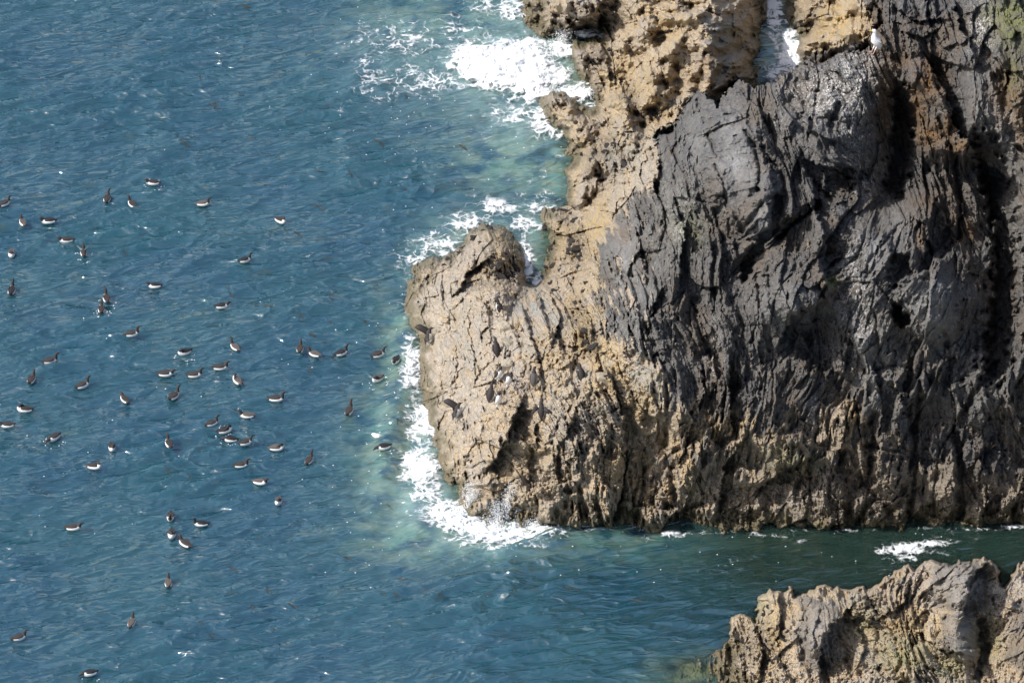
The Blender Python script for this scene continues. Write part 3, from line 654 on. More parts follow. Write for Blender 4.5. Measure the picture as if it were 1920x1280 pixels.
# ------------------------------------------------------------------ sea
def land_mask():
    m = np.zeros(CU.shape)
    zh = z_head(CU, CV); zf = z_fg(CU, CV)
    return np.clip((zh > -.02).astype(float), 0, 1), (zf > -.02).astype(float)
LM, LF = land_mask()
SH = blur(LM, 4); SH2 = blur(LM, 9); SHF = blur(LF, 3)

FOAM = [(945,122,90,48,1.9),(995,130,45,60,1.8),(900,110,70,44,1.25),(1018,225,26,42,1.0),(965,215,55,38,.72),(1042,248,26,16,.85),(985,180,40,30,.9),
 (755,75,120,46,.60),(695,140,40,60,.58),(800,150,120,36,.70),(960,20,40,28,.95),(915,12,50,26,.68),(850,60,90,40,.58),(680,60,30,40,.5),(720,180,70,20,.5),
 (880,420,50,28,1.0),(930,388,50,22,.9),(822,460,56,28,.9),(772,490,44,26,.75),(985,420,46,24,.8),(1010,385,50,34,.6),(986,490,16,48,1.3),(1008,528,12,20,1.2),
 (774,690,26,60,1.15),(795,790,38,55,1.15),(786,875,46,44,1.3),(800,925,40,30,.95),(842,958,62,26,1.2),(935,1000,108,27,1.25),(865,972,66,24,1.25),(1016,992,50,16,1.15),(900,990,70,30,1.2),
 (1120,992,60,5,.5),(1330,997,50,5,.46),(1400,998,60,4,.42),(1490,994,50,4,.42),(1260,1000,34,8,1.0),(1445,1003,40,6,.6),(1200,990,40,6,.5),(1600,992,30,5,.4),(1900,985,30,5,.6),
 (1480,100,22,66,1.5),(1466,140,36,26,1.4),(1450,20,22,50,1.3),(1458,70,22,60,.9),(1085,62,66,12,1.0),(1056,92,34,20,1.35),(1080,172,44,22,1.35),(1112,198,22,16,.75),(1040,140,34,30,1.3),(1120,150,20,16,.6),
 (1060,300,20,40,.35),(760,560,30,60,.34),(735,650,30,60,.25),(750,760,30,60,.3),(740,980,50,50,.22),(1180,1010,90,12,.32),(1500,1010,120,10,.28),(1350,1060,100,30,.20),(870,1060,90,20,.22),(1000,330,60,40,.33)]
SPLASHC = [(945,118,70,36,1.0),(1000,130,40,44,1.0)]

def waves(x, y):
    h = bil(np.pad(WH, ((0, 1), (0, 1)), 'wrap'), 0, 0, 1.0, (x / WL * WN) % WN, (y / WL * WN) % WN)
    return h
def sea_height(x, y, U=None, V=None):
    if U is None:
        U, V = px(np.stack([x, y, np.zeros_like(x)], -1))
    cove = smooth(1180, 1420, U) * smooth(940, 990, V) 
    lee = 1 - .55 * cove
    h = waves(x, y) * lee
    # swell piling up on the left and front shores
    h = h + .10 * np.exp(-(((U - 760) / 60) ** 2 + ((V - 800) / 200) ** 2)) * np.sin((U + .25 * V) / 16.0)
    return h

xs = np.r_[-2500, -1200, -600, -300, -150, -80, -45, -28, -20, -16, -14, np.arange(-12.2, 12.6, .043), 14, 16, 20, 28, 45, 80, 150, 300, 600, 1200, 2500]
ys = np.r_[-400, -220, -120, -70, -42, -28, -21, -17, np.arange(-14.6, 15.6, .055), 17, 20, 26, 36, 60, 110, 220, 450, 900, 1800, 4000]
SX, SY = np.meshgrid(xs, ys)
su, sv = px(np.stack([SX, SY, np.zeros_like(SX)], -1))
SHGT = sea_height(SX, SY, su, sv)
far = np.hypot(SX, SY) > 30
SHGT[far] *= .3
cl_u, cl_v = np.clip(su, GX0, GX1), np.clip(sv, GY0, GY1)
near = bil(SH, GX0, GY0, STEP, cl_u, cl_v); near2 = bil(SH2, GX0, GY0, STEP, cl_u, cl_v); nearf = bil(SHF, GX0, GY0, STEP, cl_u, cl_v)
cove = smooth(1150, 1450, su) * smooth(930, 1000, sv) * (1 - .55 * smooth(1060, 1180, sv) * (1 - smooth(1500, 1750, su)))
wobble = .5 + 1.25 * fbm(su / 55, sv / 28, 4, 55)
shallow = np.clip(near2 * 1.5 - .08, 0, 1) * np.clip(wobble + .35, 0, 1) * (1 - cove * .85)
shallow = np.maximum(shallow, blobs(su, sv, [(960,300,110,70,.9),(880,230,140,60,.3),(1040,330,50,60,.9),(752,690,46,130,.95),(742,860,80,140,.95),(780,1000,120,55,.9),(850,1020,120,30,.6),(830,40,170,60,.65),(930,1030,120,30,.4),(760,600,30,50,.9),(1480,1015,110,16,.6),(1300,1020,120,12,.4),(1300,1258,80,34,.9)]) * np.clip(wobble + .3, 0, 1))
milk = np.clip(blobs(su, sv, [(950,125,120,70,.95),(985,215,80,60,.5),(800,120,130,70,.30),(800,800,40,160,.55),(800,930,70,60,.55),(920,1005,120,30,.55),(890,440,90,40,.35),(985,480,25,60,.6),(1460,90,40,90,.35),(960,30,50,40,.5),(760,70,120,50,.2)]), 0, 1) * np.clip(.75 + .5 * fbm(su / 40, sv / 22, 3, 58), 0, 1)
clear = np.clip(np.maximum(near * 1.5 - .50, nearf * 1.3 - .42), 0, .62)
clear = np.maximum(clear, blobs(su, sv, [(1305,1256,72,30,.85)]))
clear[far] = 0; milk[far] = 0
P = np.stack([SX, SY, SHGT], -1)
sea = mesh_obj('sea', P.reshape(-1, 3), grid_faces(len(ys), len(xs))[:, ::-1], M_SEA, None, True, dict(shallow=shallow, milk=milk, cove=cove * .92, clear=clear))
tag(sea, 'rippled blue green sea round the rock', None, None, 'structure')
bed = mesh_obj('seabed', [(-60, -60, -2.6), (60, -60, -2.6), (60, 70, -2.6), (-60, 70, -2.6)], [(0, 1, 2, 3)], simple('seabed', (.10, .11, .06), .9, .4, .8), None, False)
tag(bed, None, None, None, 'structure')

# ------------------------------------------------------------------ foam
def foam_sheet(us, vs_, lst, name, extra=None, lift=.024):
    U, V = np.meshgrid(us, vs_)
    F = np.zeros(U.shape)
    for x, y, rx, ry, a in lst:
        F = np.maximum(F, a * np.exp(-(((U - x) / rx) ** 2 + ((V - y) / ry) ** 2)))
    on = F > .06
    u_, v_, F_ = U[on], V[on], F[on]
    wx = fbm(u_ / 46, v_ / 26, 4, 101) * 30; wy = fbm(u_ / 46 + 7, v_ / 26, 4, 102) * 16
    f1, f2, i_, a_, b_ = voro((u_ + wx) / 30, (v_ + wy) / 14, 7); e1 = f2 - f1
    f1, f2, i_, a_, b_ = voro((u_ + wx * .7) / 10, (v_ + wy * .7) / 5, 8); e2 = f2 - f1
    br = fbm(u_ / 26, v_ / 12, 4, 103); fine = fbm(u_ / 3.4, v_ / 1.9, 2, 104)
    e = np.minimum(e1 * 1.35 + .13, e2 * .9 + .44) + .36 * br + .03 * fine
    dots = gnoise(u_ / 2.3, v_ / 1.6, 105)
    val_ = F_ * 1.12 - e * .95 - .08
    val_ = np.maximum(val_, (dots - .93 + .30 * np.minimum(F_, .5)) * 1.6)
    val = np.full(U.shape, -1.0); val[on] = val_
    fi = np.zeros(U.shape); fi[on] = fine
    keep = (np.maximum(np.maximum(val[:-1, :-1], val[1:, 1:]), np.maximum(val[1:, :-1], val[:-1, 1:])) > 0)
    h = np.zeros(U.shape)
    for _ in range(4):
        P0 = pt(U, V, h); h = .5 * h + .5 * sea_height(P0[..., 0], P0[..., 1], U, V)
    core = blobs(U, V, SPLASHC)
    z = h + lift + np.clip(val, 0, .8) * .04 + np.clip(val, 0, 1) * .04 * fbm(U / 16, V / 9, 3, 107) + core * (.16 + .05 * fbm(U / 30, V / 18, 3, 106))
    Pz = pt(U, V, z)
    f = grid_faces(len(vs_), len(us), keep)
    P2, f2_, at = compact(Pz.reshape(-1, 3), f, dict(foam_cover=smooth(0, .80, val) * .97))
    return mesh_obj(name, P2, f2_, M_FOAM, None, True, at)
tag(foam_sheet(np.arange(630, 1520, 1.05), np.arange(-20, 1090, 1.05), FOAM, 'sea_foam'), 'white lacy surf foam washing along the rock edges', None, None, 'stuff')
tag(foam_sheet(np.arange(1540, 1930, 1.2), np.arange(970, 1100, 1.2), [(1700,1028,52,13,1.2),(1740,1020,38,10,1.1),(1665,1033,26,8,1.0),(1700,1045,30,10,.85),(1770,1035,40,10,.35),(1790,1010,60,14,.3),(1600,994,60,5,.45),(1740,990,70,4,.42),(1840,992,60,5,.45),(1900,986,30,6,.8)], 'foam_raft'), 'grey white foam raft floating under the dark wall', None, None, 'stuff')

# flecks on the open water
rs = np.random.RandomState(21)
fv, ff = [], []
SPLASHY = [(157,478),(200,566),(190,588),(345,667),(101,826),(432,829),(422,813),(708,716),(742,682),(719,844),(287,348),(168,1268)]
for k in range(230 + 12 * len(SPLASHY)):
    c = rs.randint(0, 6)
    cx, cy, sx_, sy_ = [(720, 160, 90, 70), (760, 560, 40, 110), (300, 700, 220, 200), (700, 900, 60, 120), (1400, 1040, 260, 40), (880, 300, 130, 90)][c]
    u, v = rs.normal(cx, sx_), rs.normal(cy, sy_)
    if k >= 230:
        q = SPLASHY[(k - 230) // 12]; a = rs.uniform(0, 6.28); u, v = q[0] + rs.uniform(12, 22) * math.cos(a), q[1] + 3 + rs.uniform(6, 13) * math.sin(a)
    if not (0 < u < 1900 and 0 < v < 1275): continue
    p0 = pt(np.array(u), np.array(v), np.array(0.0)); h = float(sea_height(p0[None, 0], p0[None, 1])[0])
    r = rs.uniform(.004, .010); n = 6; b = len(fv)
    for q in range(n):
        a = q / n * 6.283; rr = r * rs.uniform(.6, 1.4)
        fv.append((p0[0] + rr * 1.5 * math.cos(a), p0[1] + rr * math.sin(a), h + .006))
    fv.append((p0[0], p0[1], h + .018))
    for q in range(n): ff.append((b + q, b + (q + 1) % n, b + n))
tag(mesh_obj('foam_flecks', fv, ff, M_SPRAY, None, True), 'tiny white bubble flecks drifting on the open water', None, None, 'stuff')

# drifting weed strands at the surface
wv, wf = [], []
def strand(u, v, L, ang, wd):
    n = 7; bend = rs.uniform(-.8, .8); b = len(wv); a = ang; x, y = u, v
    for k in range(n):
        ww = wd * (1 - abs(k / (n - 1) - .45)) * rs.uniform(.6, 1.3)
        for sgn in (-1, 1):
            q = pt(np.array(x - sgn * ww * math.sin(a)), np.array(y + sgn * ww * math.cos(a) * .7), np.array(0.0))
            h = float(sea_height(q[None, 0], q[None, 1])[0])
            wv.append((q[0], q[1], h + .004))
        x += L / n * math.cos(a); y += L / n * math.sin(a) * .75; a += bend / n + rs.uniform(-.25, .25)
    for k in range(n - 1): wf.append((b + 2 * k, b + 2 * k + 1, b + 2 * k + 3, b + 2 * k + 2))
for u, v, L, a, wd in [(392,190,34,.9,2.0),(335,265,30,1.1,2.2),(590,320,26,.6,2.0),(505,432,18,.6,1.5),(550,432,26,.5,2),(495,572,22,.9,2.2),(580,628,18,.8,2),(680,600,18,1.0,2),(560,590,16,.9,2),(640,1040,30,.5,1.6),
     (480,1000,20,.7,1.6),(500,1100,18,.8,2),(430,1060,26,.8,2),(540,1130,26,.2,1.6),(470,1130,20,1.0,2),(745,1080,24,.4,1.6),(580,380,40,.3,1.6),(310,880,18,.4,1.5),(845,20,34,1.2,2.6),(700,262,30,.5,2.6),(860,270,26,.5,2.4),(455,10,20,.5,2),(230,470,16,.8,1.5),(1060,1100,30,.1,1.5),(1180,1120,34,.2,1.4)]:
    strand(u, v, L, a, wd)
for k in range(60): strand(rs.uniform(330, 760), rs.uniform(40, 1240), rs.uniform(7, 20), rs.uniform(.1, 1.2), rs.uniform(.6, 1.5))
tag(mesh_obj('drifting_seaweed', wv, wf, M_WEED, None, True), 'thin brown weed strands drifting on the open sea', None, None, 'stuff')

# spray thrown up where the swell meets the rock
pv, pf = [], []
def drop(c, r):
    b = len(pv)
    for d in ((1,0,0),(-1,0,0),(0,1,0),(0,-1,0),(0,0,1.5),(0,0,-1)): pv.append((c[0] + d[0] * r, c[1] + d[1] * r, c[2] + d[2] * r))
    for t in ((0,2,4),(2,1,4),(1,3,4),(3,0,4),(2,0,5),(1,2,5),(3,1,5),(0,3,5)): pf.append((b + t[0], b + t[1], b + t[2]))
def jet(u, v, hgt, lean, n, spread):
    p0 = pt(np.array(float(u)), np.array(float(v)), np.array(.05))
    for k in range(int(n * 1.7)):
        t = rs.rand() ** .7; w_ = spread * (.35 + .9 * t)
        c = p0 + np.array([lean * t * hgt + rs.normal(0, w_), rs.normal(0, w_ * .6) - .05, hgt * (1 - (1 - t) ** 2) * rs.uniform(.45, 1.0)])
        drop(c, rs.uniform(.004, .011) * (1.25 - .7 * t))
for a in [(878,958,.75,.05,420,.07),(888,955,.55,.1,260,.06),(935,978,.6,-.1,420,.10),(948,972,.9,.15,420,.07),(968,968,.55,.1,300,.08),(958,950,.9,.35,240,.05),(1025,970,.35,0,140,.05),(1000,985,.2,0,200,.14),(860,965,.3,0,250,.12),
          (1030,110,.5,.3,320,.14),(1010,150,.4,.2,280,.16),(1050,80,.4,.3,220,.12),(985,100,.35,0,300,.2),(1035,170,.3,.2,160,.1),(925,985,.25,0,300,.2),(800,880,.15,0,120,.15)]:
    jet(*a)
tag(mesh_obj('sea_spray', pv, pf, M_SPRAY, None, True), 'white spray thrown up where waves hit the rock', None, None, 'stuff')

# ------------------------------------------------------------------ weed and mussel clumps, loose stones
def hit(u, v):
    d = ray(np.array(float(u)), np.array(float(v))); d = d / np.linalg.norm(d)
    best = None
    for bv in (BV_HEAD, BV_FG):
        r = bv.ray_cast(Vector(CAM), Vector(d))
        if r[0] is not None and (best is None or r[3] < best[3]): best = r
    return best

def lump_mesh(name, seed, n1=7, n2=9, rough=.35):
    r = np.random.RandomState(seed); v = [(0, 0, -.6)]; f = []
    for i in range(1, n1):
        th = math.pi * i / n1
        for j in range(n2):
            a = 2 * math.pi * j / n2; k = 1 + rough * r.uniform(-1, 1)
            v.append((k * math.sin(th) * math.cos(a), k * math.sin(th) * math.sin(a), -k * math.cos(th) * .7))
    v.append((0, 0, .75)); last = len(v) - 1
    t = []
    for j in range(n2): t.append((0, 1 + (j + 1) % n2, 1 + j))
    for i in range(n1 - 2):
        for j in range(n2):
            a = 1 + i * n2 + j; b = 1 + i * n2 + (j + 1) % n2
            t.append((a, b, b + n2)); t.append((a, b + n2, a + n2))
    for j in range(n2): t.append((1 + (n1 - 2) * n2 + j, 1 + (n1 - 2) * n2 + (j + 1) % n2, last))
    me = bpy.data.meshes.new(name)
    me.from_pydata(v, [], t); me.update()
    return me
CL = [lump_mesh('mussel_clump', k, 6, 8, .45) for k in range(4)]
for me in CL: me.materials.append(M_MUSSEL)
def clump(u, v, r, parent, k):
    h = hit(u, v)
    if h is None or h[0].z < -.05: return
    o = bpy.data.objects.new('mussel_clump', CL[k % 4]); COL.objects.link(o); o.parent = parent
    o.location = h[0] - Vector((0, 0, r * MPP * .15))
    o.scale = (r * MPP * rs.uniform(.8, 1.4), r * MPP * rs.uniform(.8, 1.3), r * MPP * rs.uniform(.6, 1.1)); o.rotation_euler = (rs.uniform(-.5, .5), rs.uniform(-.5, .5), rs.uniform(0, 6))
spots = [(802,483,6),(840,487,6),(832,497,5),(868,465,7),(862,475,5),(892,445,7),(886,450,6),(915,425,6),(928,422,6),(920,430,5),(905,432,5),(958,437,3),(900,455,4),(1000,427,8),(993,432,5),(1022,425,7),(1050,393,6),(1062,395,7),(1072,400,6),(1078,412,8),
 (1040,395,5),(1010,460,6),(1015,470,5),(1035,465,5),(1020,490,6),(1040,495,7),(1050,505,5),(1025,500,5),(1035,530,6),(1040,545,6),(1075,455,9),(1082,465,10),(1090,480,8),(1068,470,7),(1085,500,6),(1100,530,6),(1095,545,5),(1080,570,6),(1098,620,7),(1110,650,8),(1105,640,7),
 (930,500,7),(945,512,8),(935,520,9),(925,512,7),(960,495,6),(970,505,5),(955,520,6),(940,490,5),(948,475,5),(963,480,5),(1003,20,5),(1012,18,6),(1030,8,5),(985,70,6),(990,55,6),(1000,65,6),(1010,75,5),(983,32,5),(1020,50,5),(1050,62,6),(1040,45,5),(1005,80,5),(1090,5,6),
 (1228,35,7),(1256,58,6),(1150,100,8),(1145,92,6),(1165,95,4),(1183,82,4),(1220,65,4),(1163,155,6),(1180,160,5),(1175,185,6),(1235,220,6),(1230,215,5),(1045,190,4),(1090,215,4),(1045,222,3),(1080,230,4),(1060,205,3),(1200,120,4),(1075,262,5),(1085,275,5),(1092,288,5),(1108,300,5),(1118,318,5),(1140,275,6),(1135,285,6),(1150,270,5),
 (1520,20,4),(1530,30,4),(1500,40,3),(1475,62,4),(1540,5,4),(1545,70,4),(1100,705,5),(1140,705,5),(855,940,4),(852,895,4),(848,905,3)]
for k, (u, v, r) in enumerate(spots): clump(u, v, r * 1.15, headland, k)
for k, (u, v, r) in enumerate([(1385,1190,6),(1395,1200,5),(1378,1210,5),(1405,1215,6),(1390,1230,5),(1430,1205,6),(1440,1215,5),(1420,1235,5),(1440,1240,8),(1455,1235,7),(1465,1245,8),(1462,1225,7),(1400,1250,5),(1415,1265,5),(1445,1262,6),(1470,1195,6),(1468,1180,5),(1640,1125,6),(1650,1130,6),(1622,1120,6),(1635,1160,6),(1645,1165,7),(1660,1130,5),(1675,1100,5),(1685,1095,5),(1670,1088,5),(1432,1150,5),(1440,1135,4),(1450,1145,4),(1425,1225,4),(1475,1265,5),(1380,1180,4)]):
    clump(u, v, r * 1.05, outcrop, k)

M_STONE = simple('pale_stone', (.40, .345, .26), .85, .35, 18, .3, .02)
M_STONED = simple('brown_stone', (.26, .19, .11), .85, .45, 18, .3, .02)
def block(u, v, ru, rd, rh, rot, mat, seed, name='boulder'):
    """angular loose stone resting on the rock"""
    h = hit(u, v)
    if h is None: return
    r = np.random.RandomState(seed)
    pl = [(np.array(d, float) / np.linalg.norm(d), q) for d, q in [((1, 0, .1), .72), ((-1, .1, 0), .72), ((0, 1, 0), .72), ((.1, -1, .15), .7), ((0, .1, 1), .65), ((.2, -.5, 1), .8)]]
    pl += [((lambda d: d / np.linalg.norm(d))(r.randn(3)), r.uniform(.8, 1.05)) for _ in range(7)]
    n1, n2 = 10, 16; vv = []; fs = []
    for i in range(n1 + 1):
        th = math.pi * i / n1
        for j in range(n2):
            a = 2 * math.pi * j / n2; d = np.array((math.sin(th) * math.cos(a), math.sin(th) * math.sin(a), math.cos(th)))
            k = min([q / max(1e-3, float(d @ nn)) for nn, q in pl if d @ nn > 0]) + r.uniform(-.03, .03)
            vv.append(tuple(d * k))
    for i in range(n1):
        for j in range(n2):
            a = i * n2 + j; b = i * n2 + (j + 1) % n2; fs.append((a, a + n2, b + n2, b))
    me = bpy.data.meshes.new(name); me.from_pydata(vv, [], fs); me.materials.append(mat); me.update()
    o = bpy.data.objects.new(name, me); COL.objects.link(o); o.parent = headland
    o.location = h[0]; o.scale = (ru * MPP, rd * MPP, rh * MPP); o.rotation_euler = (r.uniform(-.2, .2), r.uniform(-.2, .2), rot)
block(946, 618, 17, 20, 20, .3, M_STONE, 1); block(950, 645, 15, 16, 12, .8, M_STONE, 2); block(952, 686, 15, 15, 17, .1, M_STONE, 13)
block(980, 638, 9, 9, 7, .4, M_STONE, 4); block(1078, 690, 8, 8, 6, .9, M_STONED, 5); block(1130, 708, 16, 16, 9, .2, M_STONE, 6); block(972, 612, 7, 9, 6, .5, M_STONED, 7)

# ------------------------------------------------------------------ seabirds
M_BROWN = simple('brown_plumage', (.032, .026, .024), .75, .25, 60)
M_GREYB = simple('grey_brown_plumage', (.080, .068, .062), .8, .25, 60)
M_BLACK = simple('black_plumage', (.016, .015, .017), .6, .3, 60)
M_WHITE = simple('white_plumage', (.78, .76, .73), .8, .05, 60)
M_BILL = simple('dark_bill', (.012, .011, .011), .4, .1, 60)
M_FOOT = simple('dark_foot', (.03, .028, .025), .6, .1, 60)
M_GULLGREY = simple('gull_grey', (.42, .44, .47), .8, .06, 60)
M_YELLOW = simple('yellow_bill', (.60, .38, .06), .5, .1, 60)
M_PINK = simple('pink_foot', (.50, .30, .26), .6, .1, 60)

def loft(rings, n=14):
    """rings: (centre, (half width, half height), slot function or index); returns verts, faces, material index"""
    C = np.array([r[0] for r in rings], float); m = len(rings)
    v, f, mi = [], [], []
    T = np.gradient(C, axis=0)
    side_prev = None
    for i in range(m):
        t = T[i] / (np.linalg.norm(T[i]) + 1e-9)
        side = rings[i][3] if len(rings[i]) > 3 else None
        if side is None:
            side = np.cross((0, 0, 1), t)
            if np.linalg.norm(side) < .3 or (side_prev is not None and np.dot(side, side_prev) < 0): side = side_prev if side_prev is not None else np.array([0, 1.0, 0])
        side = np.asarray(side, float); side = side - t * np.dot(side, t); side = side / np.linalg.norm(side); side_prev = side
        up = np.cross(t, side)
        for j in range(n):
            a = 2 * math.pi * j / n
            v.append(C[i] + side * math.cos(a) * rings[i][1][0] + up * math.sin(a) * rings[i][1][1])
    for i in range(m - 1):
        for j in range(n):
            a = i * n + j; b = i * n + (j + 1) % n
            f.append((a, b, b + n, a + n))
            ang = math.sin(2 * math.pi * (j + .5) / n)
            q = rings[i][2]; mi.append(q(ang, math.cos(2 * math.pi * (j + .5) / n)) if callable(q) else q)
    return v, f, mi

def wing(root, tip, chord, up, n=7, slot=0, slot2=1):
    """a thin curved wing from root to tip"""
    root = np.array(root, float); tip = np.array(tip, float); up = np.array(up, float)
    v, f, mi = [], [], []
    ax = tip - root
    back = np.cross(ax, up); back /= np.linalg.norm(back)
    for k in range(n):
        t = k / (n - 1); c = root + ax * t + up * .05 * math.sin(t * math.pi) - back * .02 * t * t
        w_ = chord * (1 - .1 * t) * (1 - max(0, t - .55) ** 2 * 3.4)
        th = .010 * (1 - .7 * t)
        for q, hgt in ((-.35, 0), (0, th), (.45, th * .5), (.75, 0), (.4, -th), (0, -th)):
            v.append(c + back * w_ * q + up * hgt)
    for k in range(n - 1):
        for j in range(6):
            a = k * 6 + j; b = k * 6 + (j + 1) % 6
            f.append((a, b, b + 6, a + 6)); mi.append(slot if j < 3 else slot2)
    return v, f, mi

def merge(parts):
    V, F, MI = [], [], []
    for v, f, mi in parts:
        b = len(V); V += [tuple(x) for x in v]; F += [tuple(i + b for i in q) for q in f]; MI += mi
    return V, F, MI

def auk(pose, rng, dark=False, yaw=0.0):
    """guillemot or razorbill; +x forward, z = 0 at the water line or the feet. slots: 0 back, 1 white, 2 head, 3 bill, 4 foot"""
    parts = []
    j = lambda a: rng.uniform(-a, a)
    if pose in ('up', 'low', 'tuck', 'dip', 'flap'):
        edge = .52 + j(.08)
        body = lambda lim: (lambda s, c: 0 if s > lim else 1)
        R = [((-.225, 0, .070), (.006, .004), 0), ((-.195, 0, .060), (.028, .012), 0), ((-.155, 0, .045), (.052, .036), body(edge)), ((-.10, 0, .035), (.073, .060), body(edge - .10)),
             ((-.03, 0, .032), (.084, .072), body(edge - .12)), ((.04, 0, .035), (.082, .076), body(edge - .05)), ((.095, 0, .045), (.068, .070), body(edge + .12))]
        cy, sy = math.cos(yaw), math.sin(yaw)
        if pose in ('up', 'flap'):
            hgt = .175 + j(.02)
            R += [((.130, 0, .075), (.048, .050), lambda s, c: 2 if s < .35 else 2), ((.140, 0, .115), (.034, .036), 2), ((.142, 0, .150), (.029, .031), 2)]
            hx, hz = .150, hgt + .01
            hd = [((hx, 0, hz - .008), (.029, .031)), ((hx + .018 * cy, .018 * sy, hz + .010), (.030, .029)), ((hx + .045 * cy, .045 * sy, hz + .012), (.022, .021)), ((hx + .062 * cy, .062 * sy, hz + .012), (.010, .011))]
            R += [(c, r, 2) for c, r in hd]
            R += [((hx + .085 * cy, .085 * sy, hz + .014), (.0065, .0085), 3), ((hx + .115 * cy, .115 * sy, hz + .013), (.002, .002), 3)]
        elif pose == 'low':
            R += [((.128, 0, .075), (.050, .052), 2), ((.145, 0, .105), (.038, .038), 2)]
            hx, hz = .155, .128 + j(.01)
            for d, zz_, r in ((.0, 0, .033), (.024, .006, .031), (.048, .004, .021), (.064, .002, .011)): R.append(((hx + d * cy, d * sy, hz + zz_), (r, r), 2))
            R += [((hx + .085 * cy, .085 * sy, hz), (.0065, .0085), 3), ((hx + .112 * cy, .112 * sy, hz - .002), (.002, .002), 3)]
        elif pose == 'tuck':
            sg = 1 if yaw >= 0 else -1
            R += [((.122, 0, .080), (.050, .050), 1), ((.125, 0, .112), (.037, .036), 2), ((.110, sg * .010, .136), (.033, .032), 2), ((.080, sg * .028, .144), (.032, .030), 2), ((.050, sg * .042, .134), (.024, .022), 2), ((.033, sg * .048, .124), (.012, .011), 2), ((.010, sg * .054, .112), (.006, .007), 3), ((-.012, sg * .058, .102), (.002, .002), 3)]
        elif pose == 'dip':
            R += [((.132, 0, .062), (.048, .046), 2), ((.165, 0, .066), (.036, .034), 2), ((.195, 0, .060), (.032, .032), 2), ((.222, 0, .042), (.026, .026), 2), ((.240, 0, .022), (.013, .012), 2), ((.252, 0, .004), (.006, .007), 3), ((.262, 0, -.015), (.002, .002), 3)]
        parts.append(loft(R))
        # folded wings: a raised shield each side, tips crossing over the tail
        if pose != 'flap':
            for sg in (-1, 1):
                W = [((.085, sg * .040, .088), (.012, .008), 0), ((.03, sg * .056, .090), (.026, .016), 0), ((-.05, sg * .055, .082), (.027, .017), 0), ((-.11, sg * .038, .076), (.018, .011), lambda s, c: 1 if s < .2 and rng.random() < .5 else 0), ((-.175, sg * .014, .076), (.009, .006), 0), ((-.215, -sg * .004, .080), (.002, .002), 0)]
                parts.append(loft(W, 8))
        else:
            for sg in (-1, 1):
                parts.append(wing((.05, sg * .05, .09), (-.03, sg * .27, .27), .12, (.35, 0, 1), slot=0, slot2=1 if rng.random() < .4 else 0))
    else:
        # standing upright on the rock, tilted back a little
        body = lambda lim: (lambda s, c: 0 if s > lim else 1)
        B = [(-.105, .020, .004, .004), (-.095, .045, .026, .014), (-.075, .085, .050, .042), (-.048, .135, .068, .062), (-.020, .190, .074, .070), (.004, .245, .068, .064), (.018, .290, .052, .050), (.024, .325, .036, .038), (.027, .355, .029, .031)]
        R = []
        for k, (x, zz_, a, b) in enumerate(B):
            sl_ = 0 if k == 0 else (body(.34) if k < 6 else (lambda s, c: 2 if s > -.55 else 1) if k == 6 else 2)
            R.append(((x, 0, zz_), (a, b), sl_, (0, 1, 0)))
        cy, sy = math.cos(yaw), math.sin(yaw)
        hx, hz = .030, .372
        if pose == 'stand_down':
            for d, dz, r in ((.02, .0, .030), (.05, -.012, .029), (.075, -.036, .022), (.088, -.052, .011), (.100, -.075, .007), (.110, -.100, .002)):
                R.append(((hx + d * cy, d * sy, hz + dz), (r, r), 2 if d < .095 else 3))
        else:
            for d, dz, r in ((.008, .010, .030), (.026, .020, .029), (.050, .022, .021), (.066, .022, .010), (.088, .026, .007), (.116, .028, .002)):
                R.append(((hx + d * cy, d * sy, hz + dz), (r, r), 2 if d < .06 else 3))
        parts.append(loft(R))
        if pose in ('stand', 'stand_down'):
            for sg in (-1, 1):
                W = [((.010, sg * .052, .285), (.012, .010), 0, (1, 0, 0)), ((-.012, sg * .070, .235), (.032, .014), 0, (1, 0, 0)), ((-.045, sg * .070, .165), (.032, .014), 0, (1, 0, 0)), ((-.080, sg * .050, .105), (.018, .010), 0, (1, 0, 0)), ((-.105, sg * .025, .060), (.003, .003), 0, (1, 0, 0))]
                parts.append(loft(W, 8))
        elif pose == 'stand_wings':
            parts.append(wing((-.02, .06, .27), (-.20, .22, .40), .13, (-.6, -.1, .8)))
            parts.append(wing((-.02, -.06, .27), (-.13, -.24, .24), .13, (-.6, .1, .8)))
        elif pose == 'stand_half':
            for sg in (-1, 1): parts.append(wing((-.01, sg * .06, .26), (-.09, sg * .20, .16), .08, (-.8, 0, .6)))
        for sg in (-1, 1):
            parts.append(loft([((-.02, sg * .032, .075), (.012, .012), 1, (0, 1, 0)), ((-.018, sg * .034, .025), (.008, .008), 4, (0, 1, 0)), ((.0, sg * .036, .006), (.014, .006), 4, (0, 1, 0)), ((.035, sg * .040, .002), (.024, .004), 4, (0, 1, 0)), ((.05, sg * .04, .0), (.018, .002), 4, (0, 1, 0))], 6))
    return merge(parts)

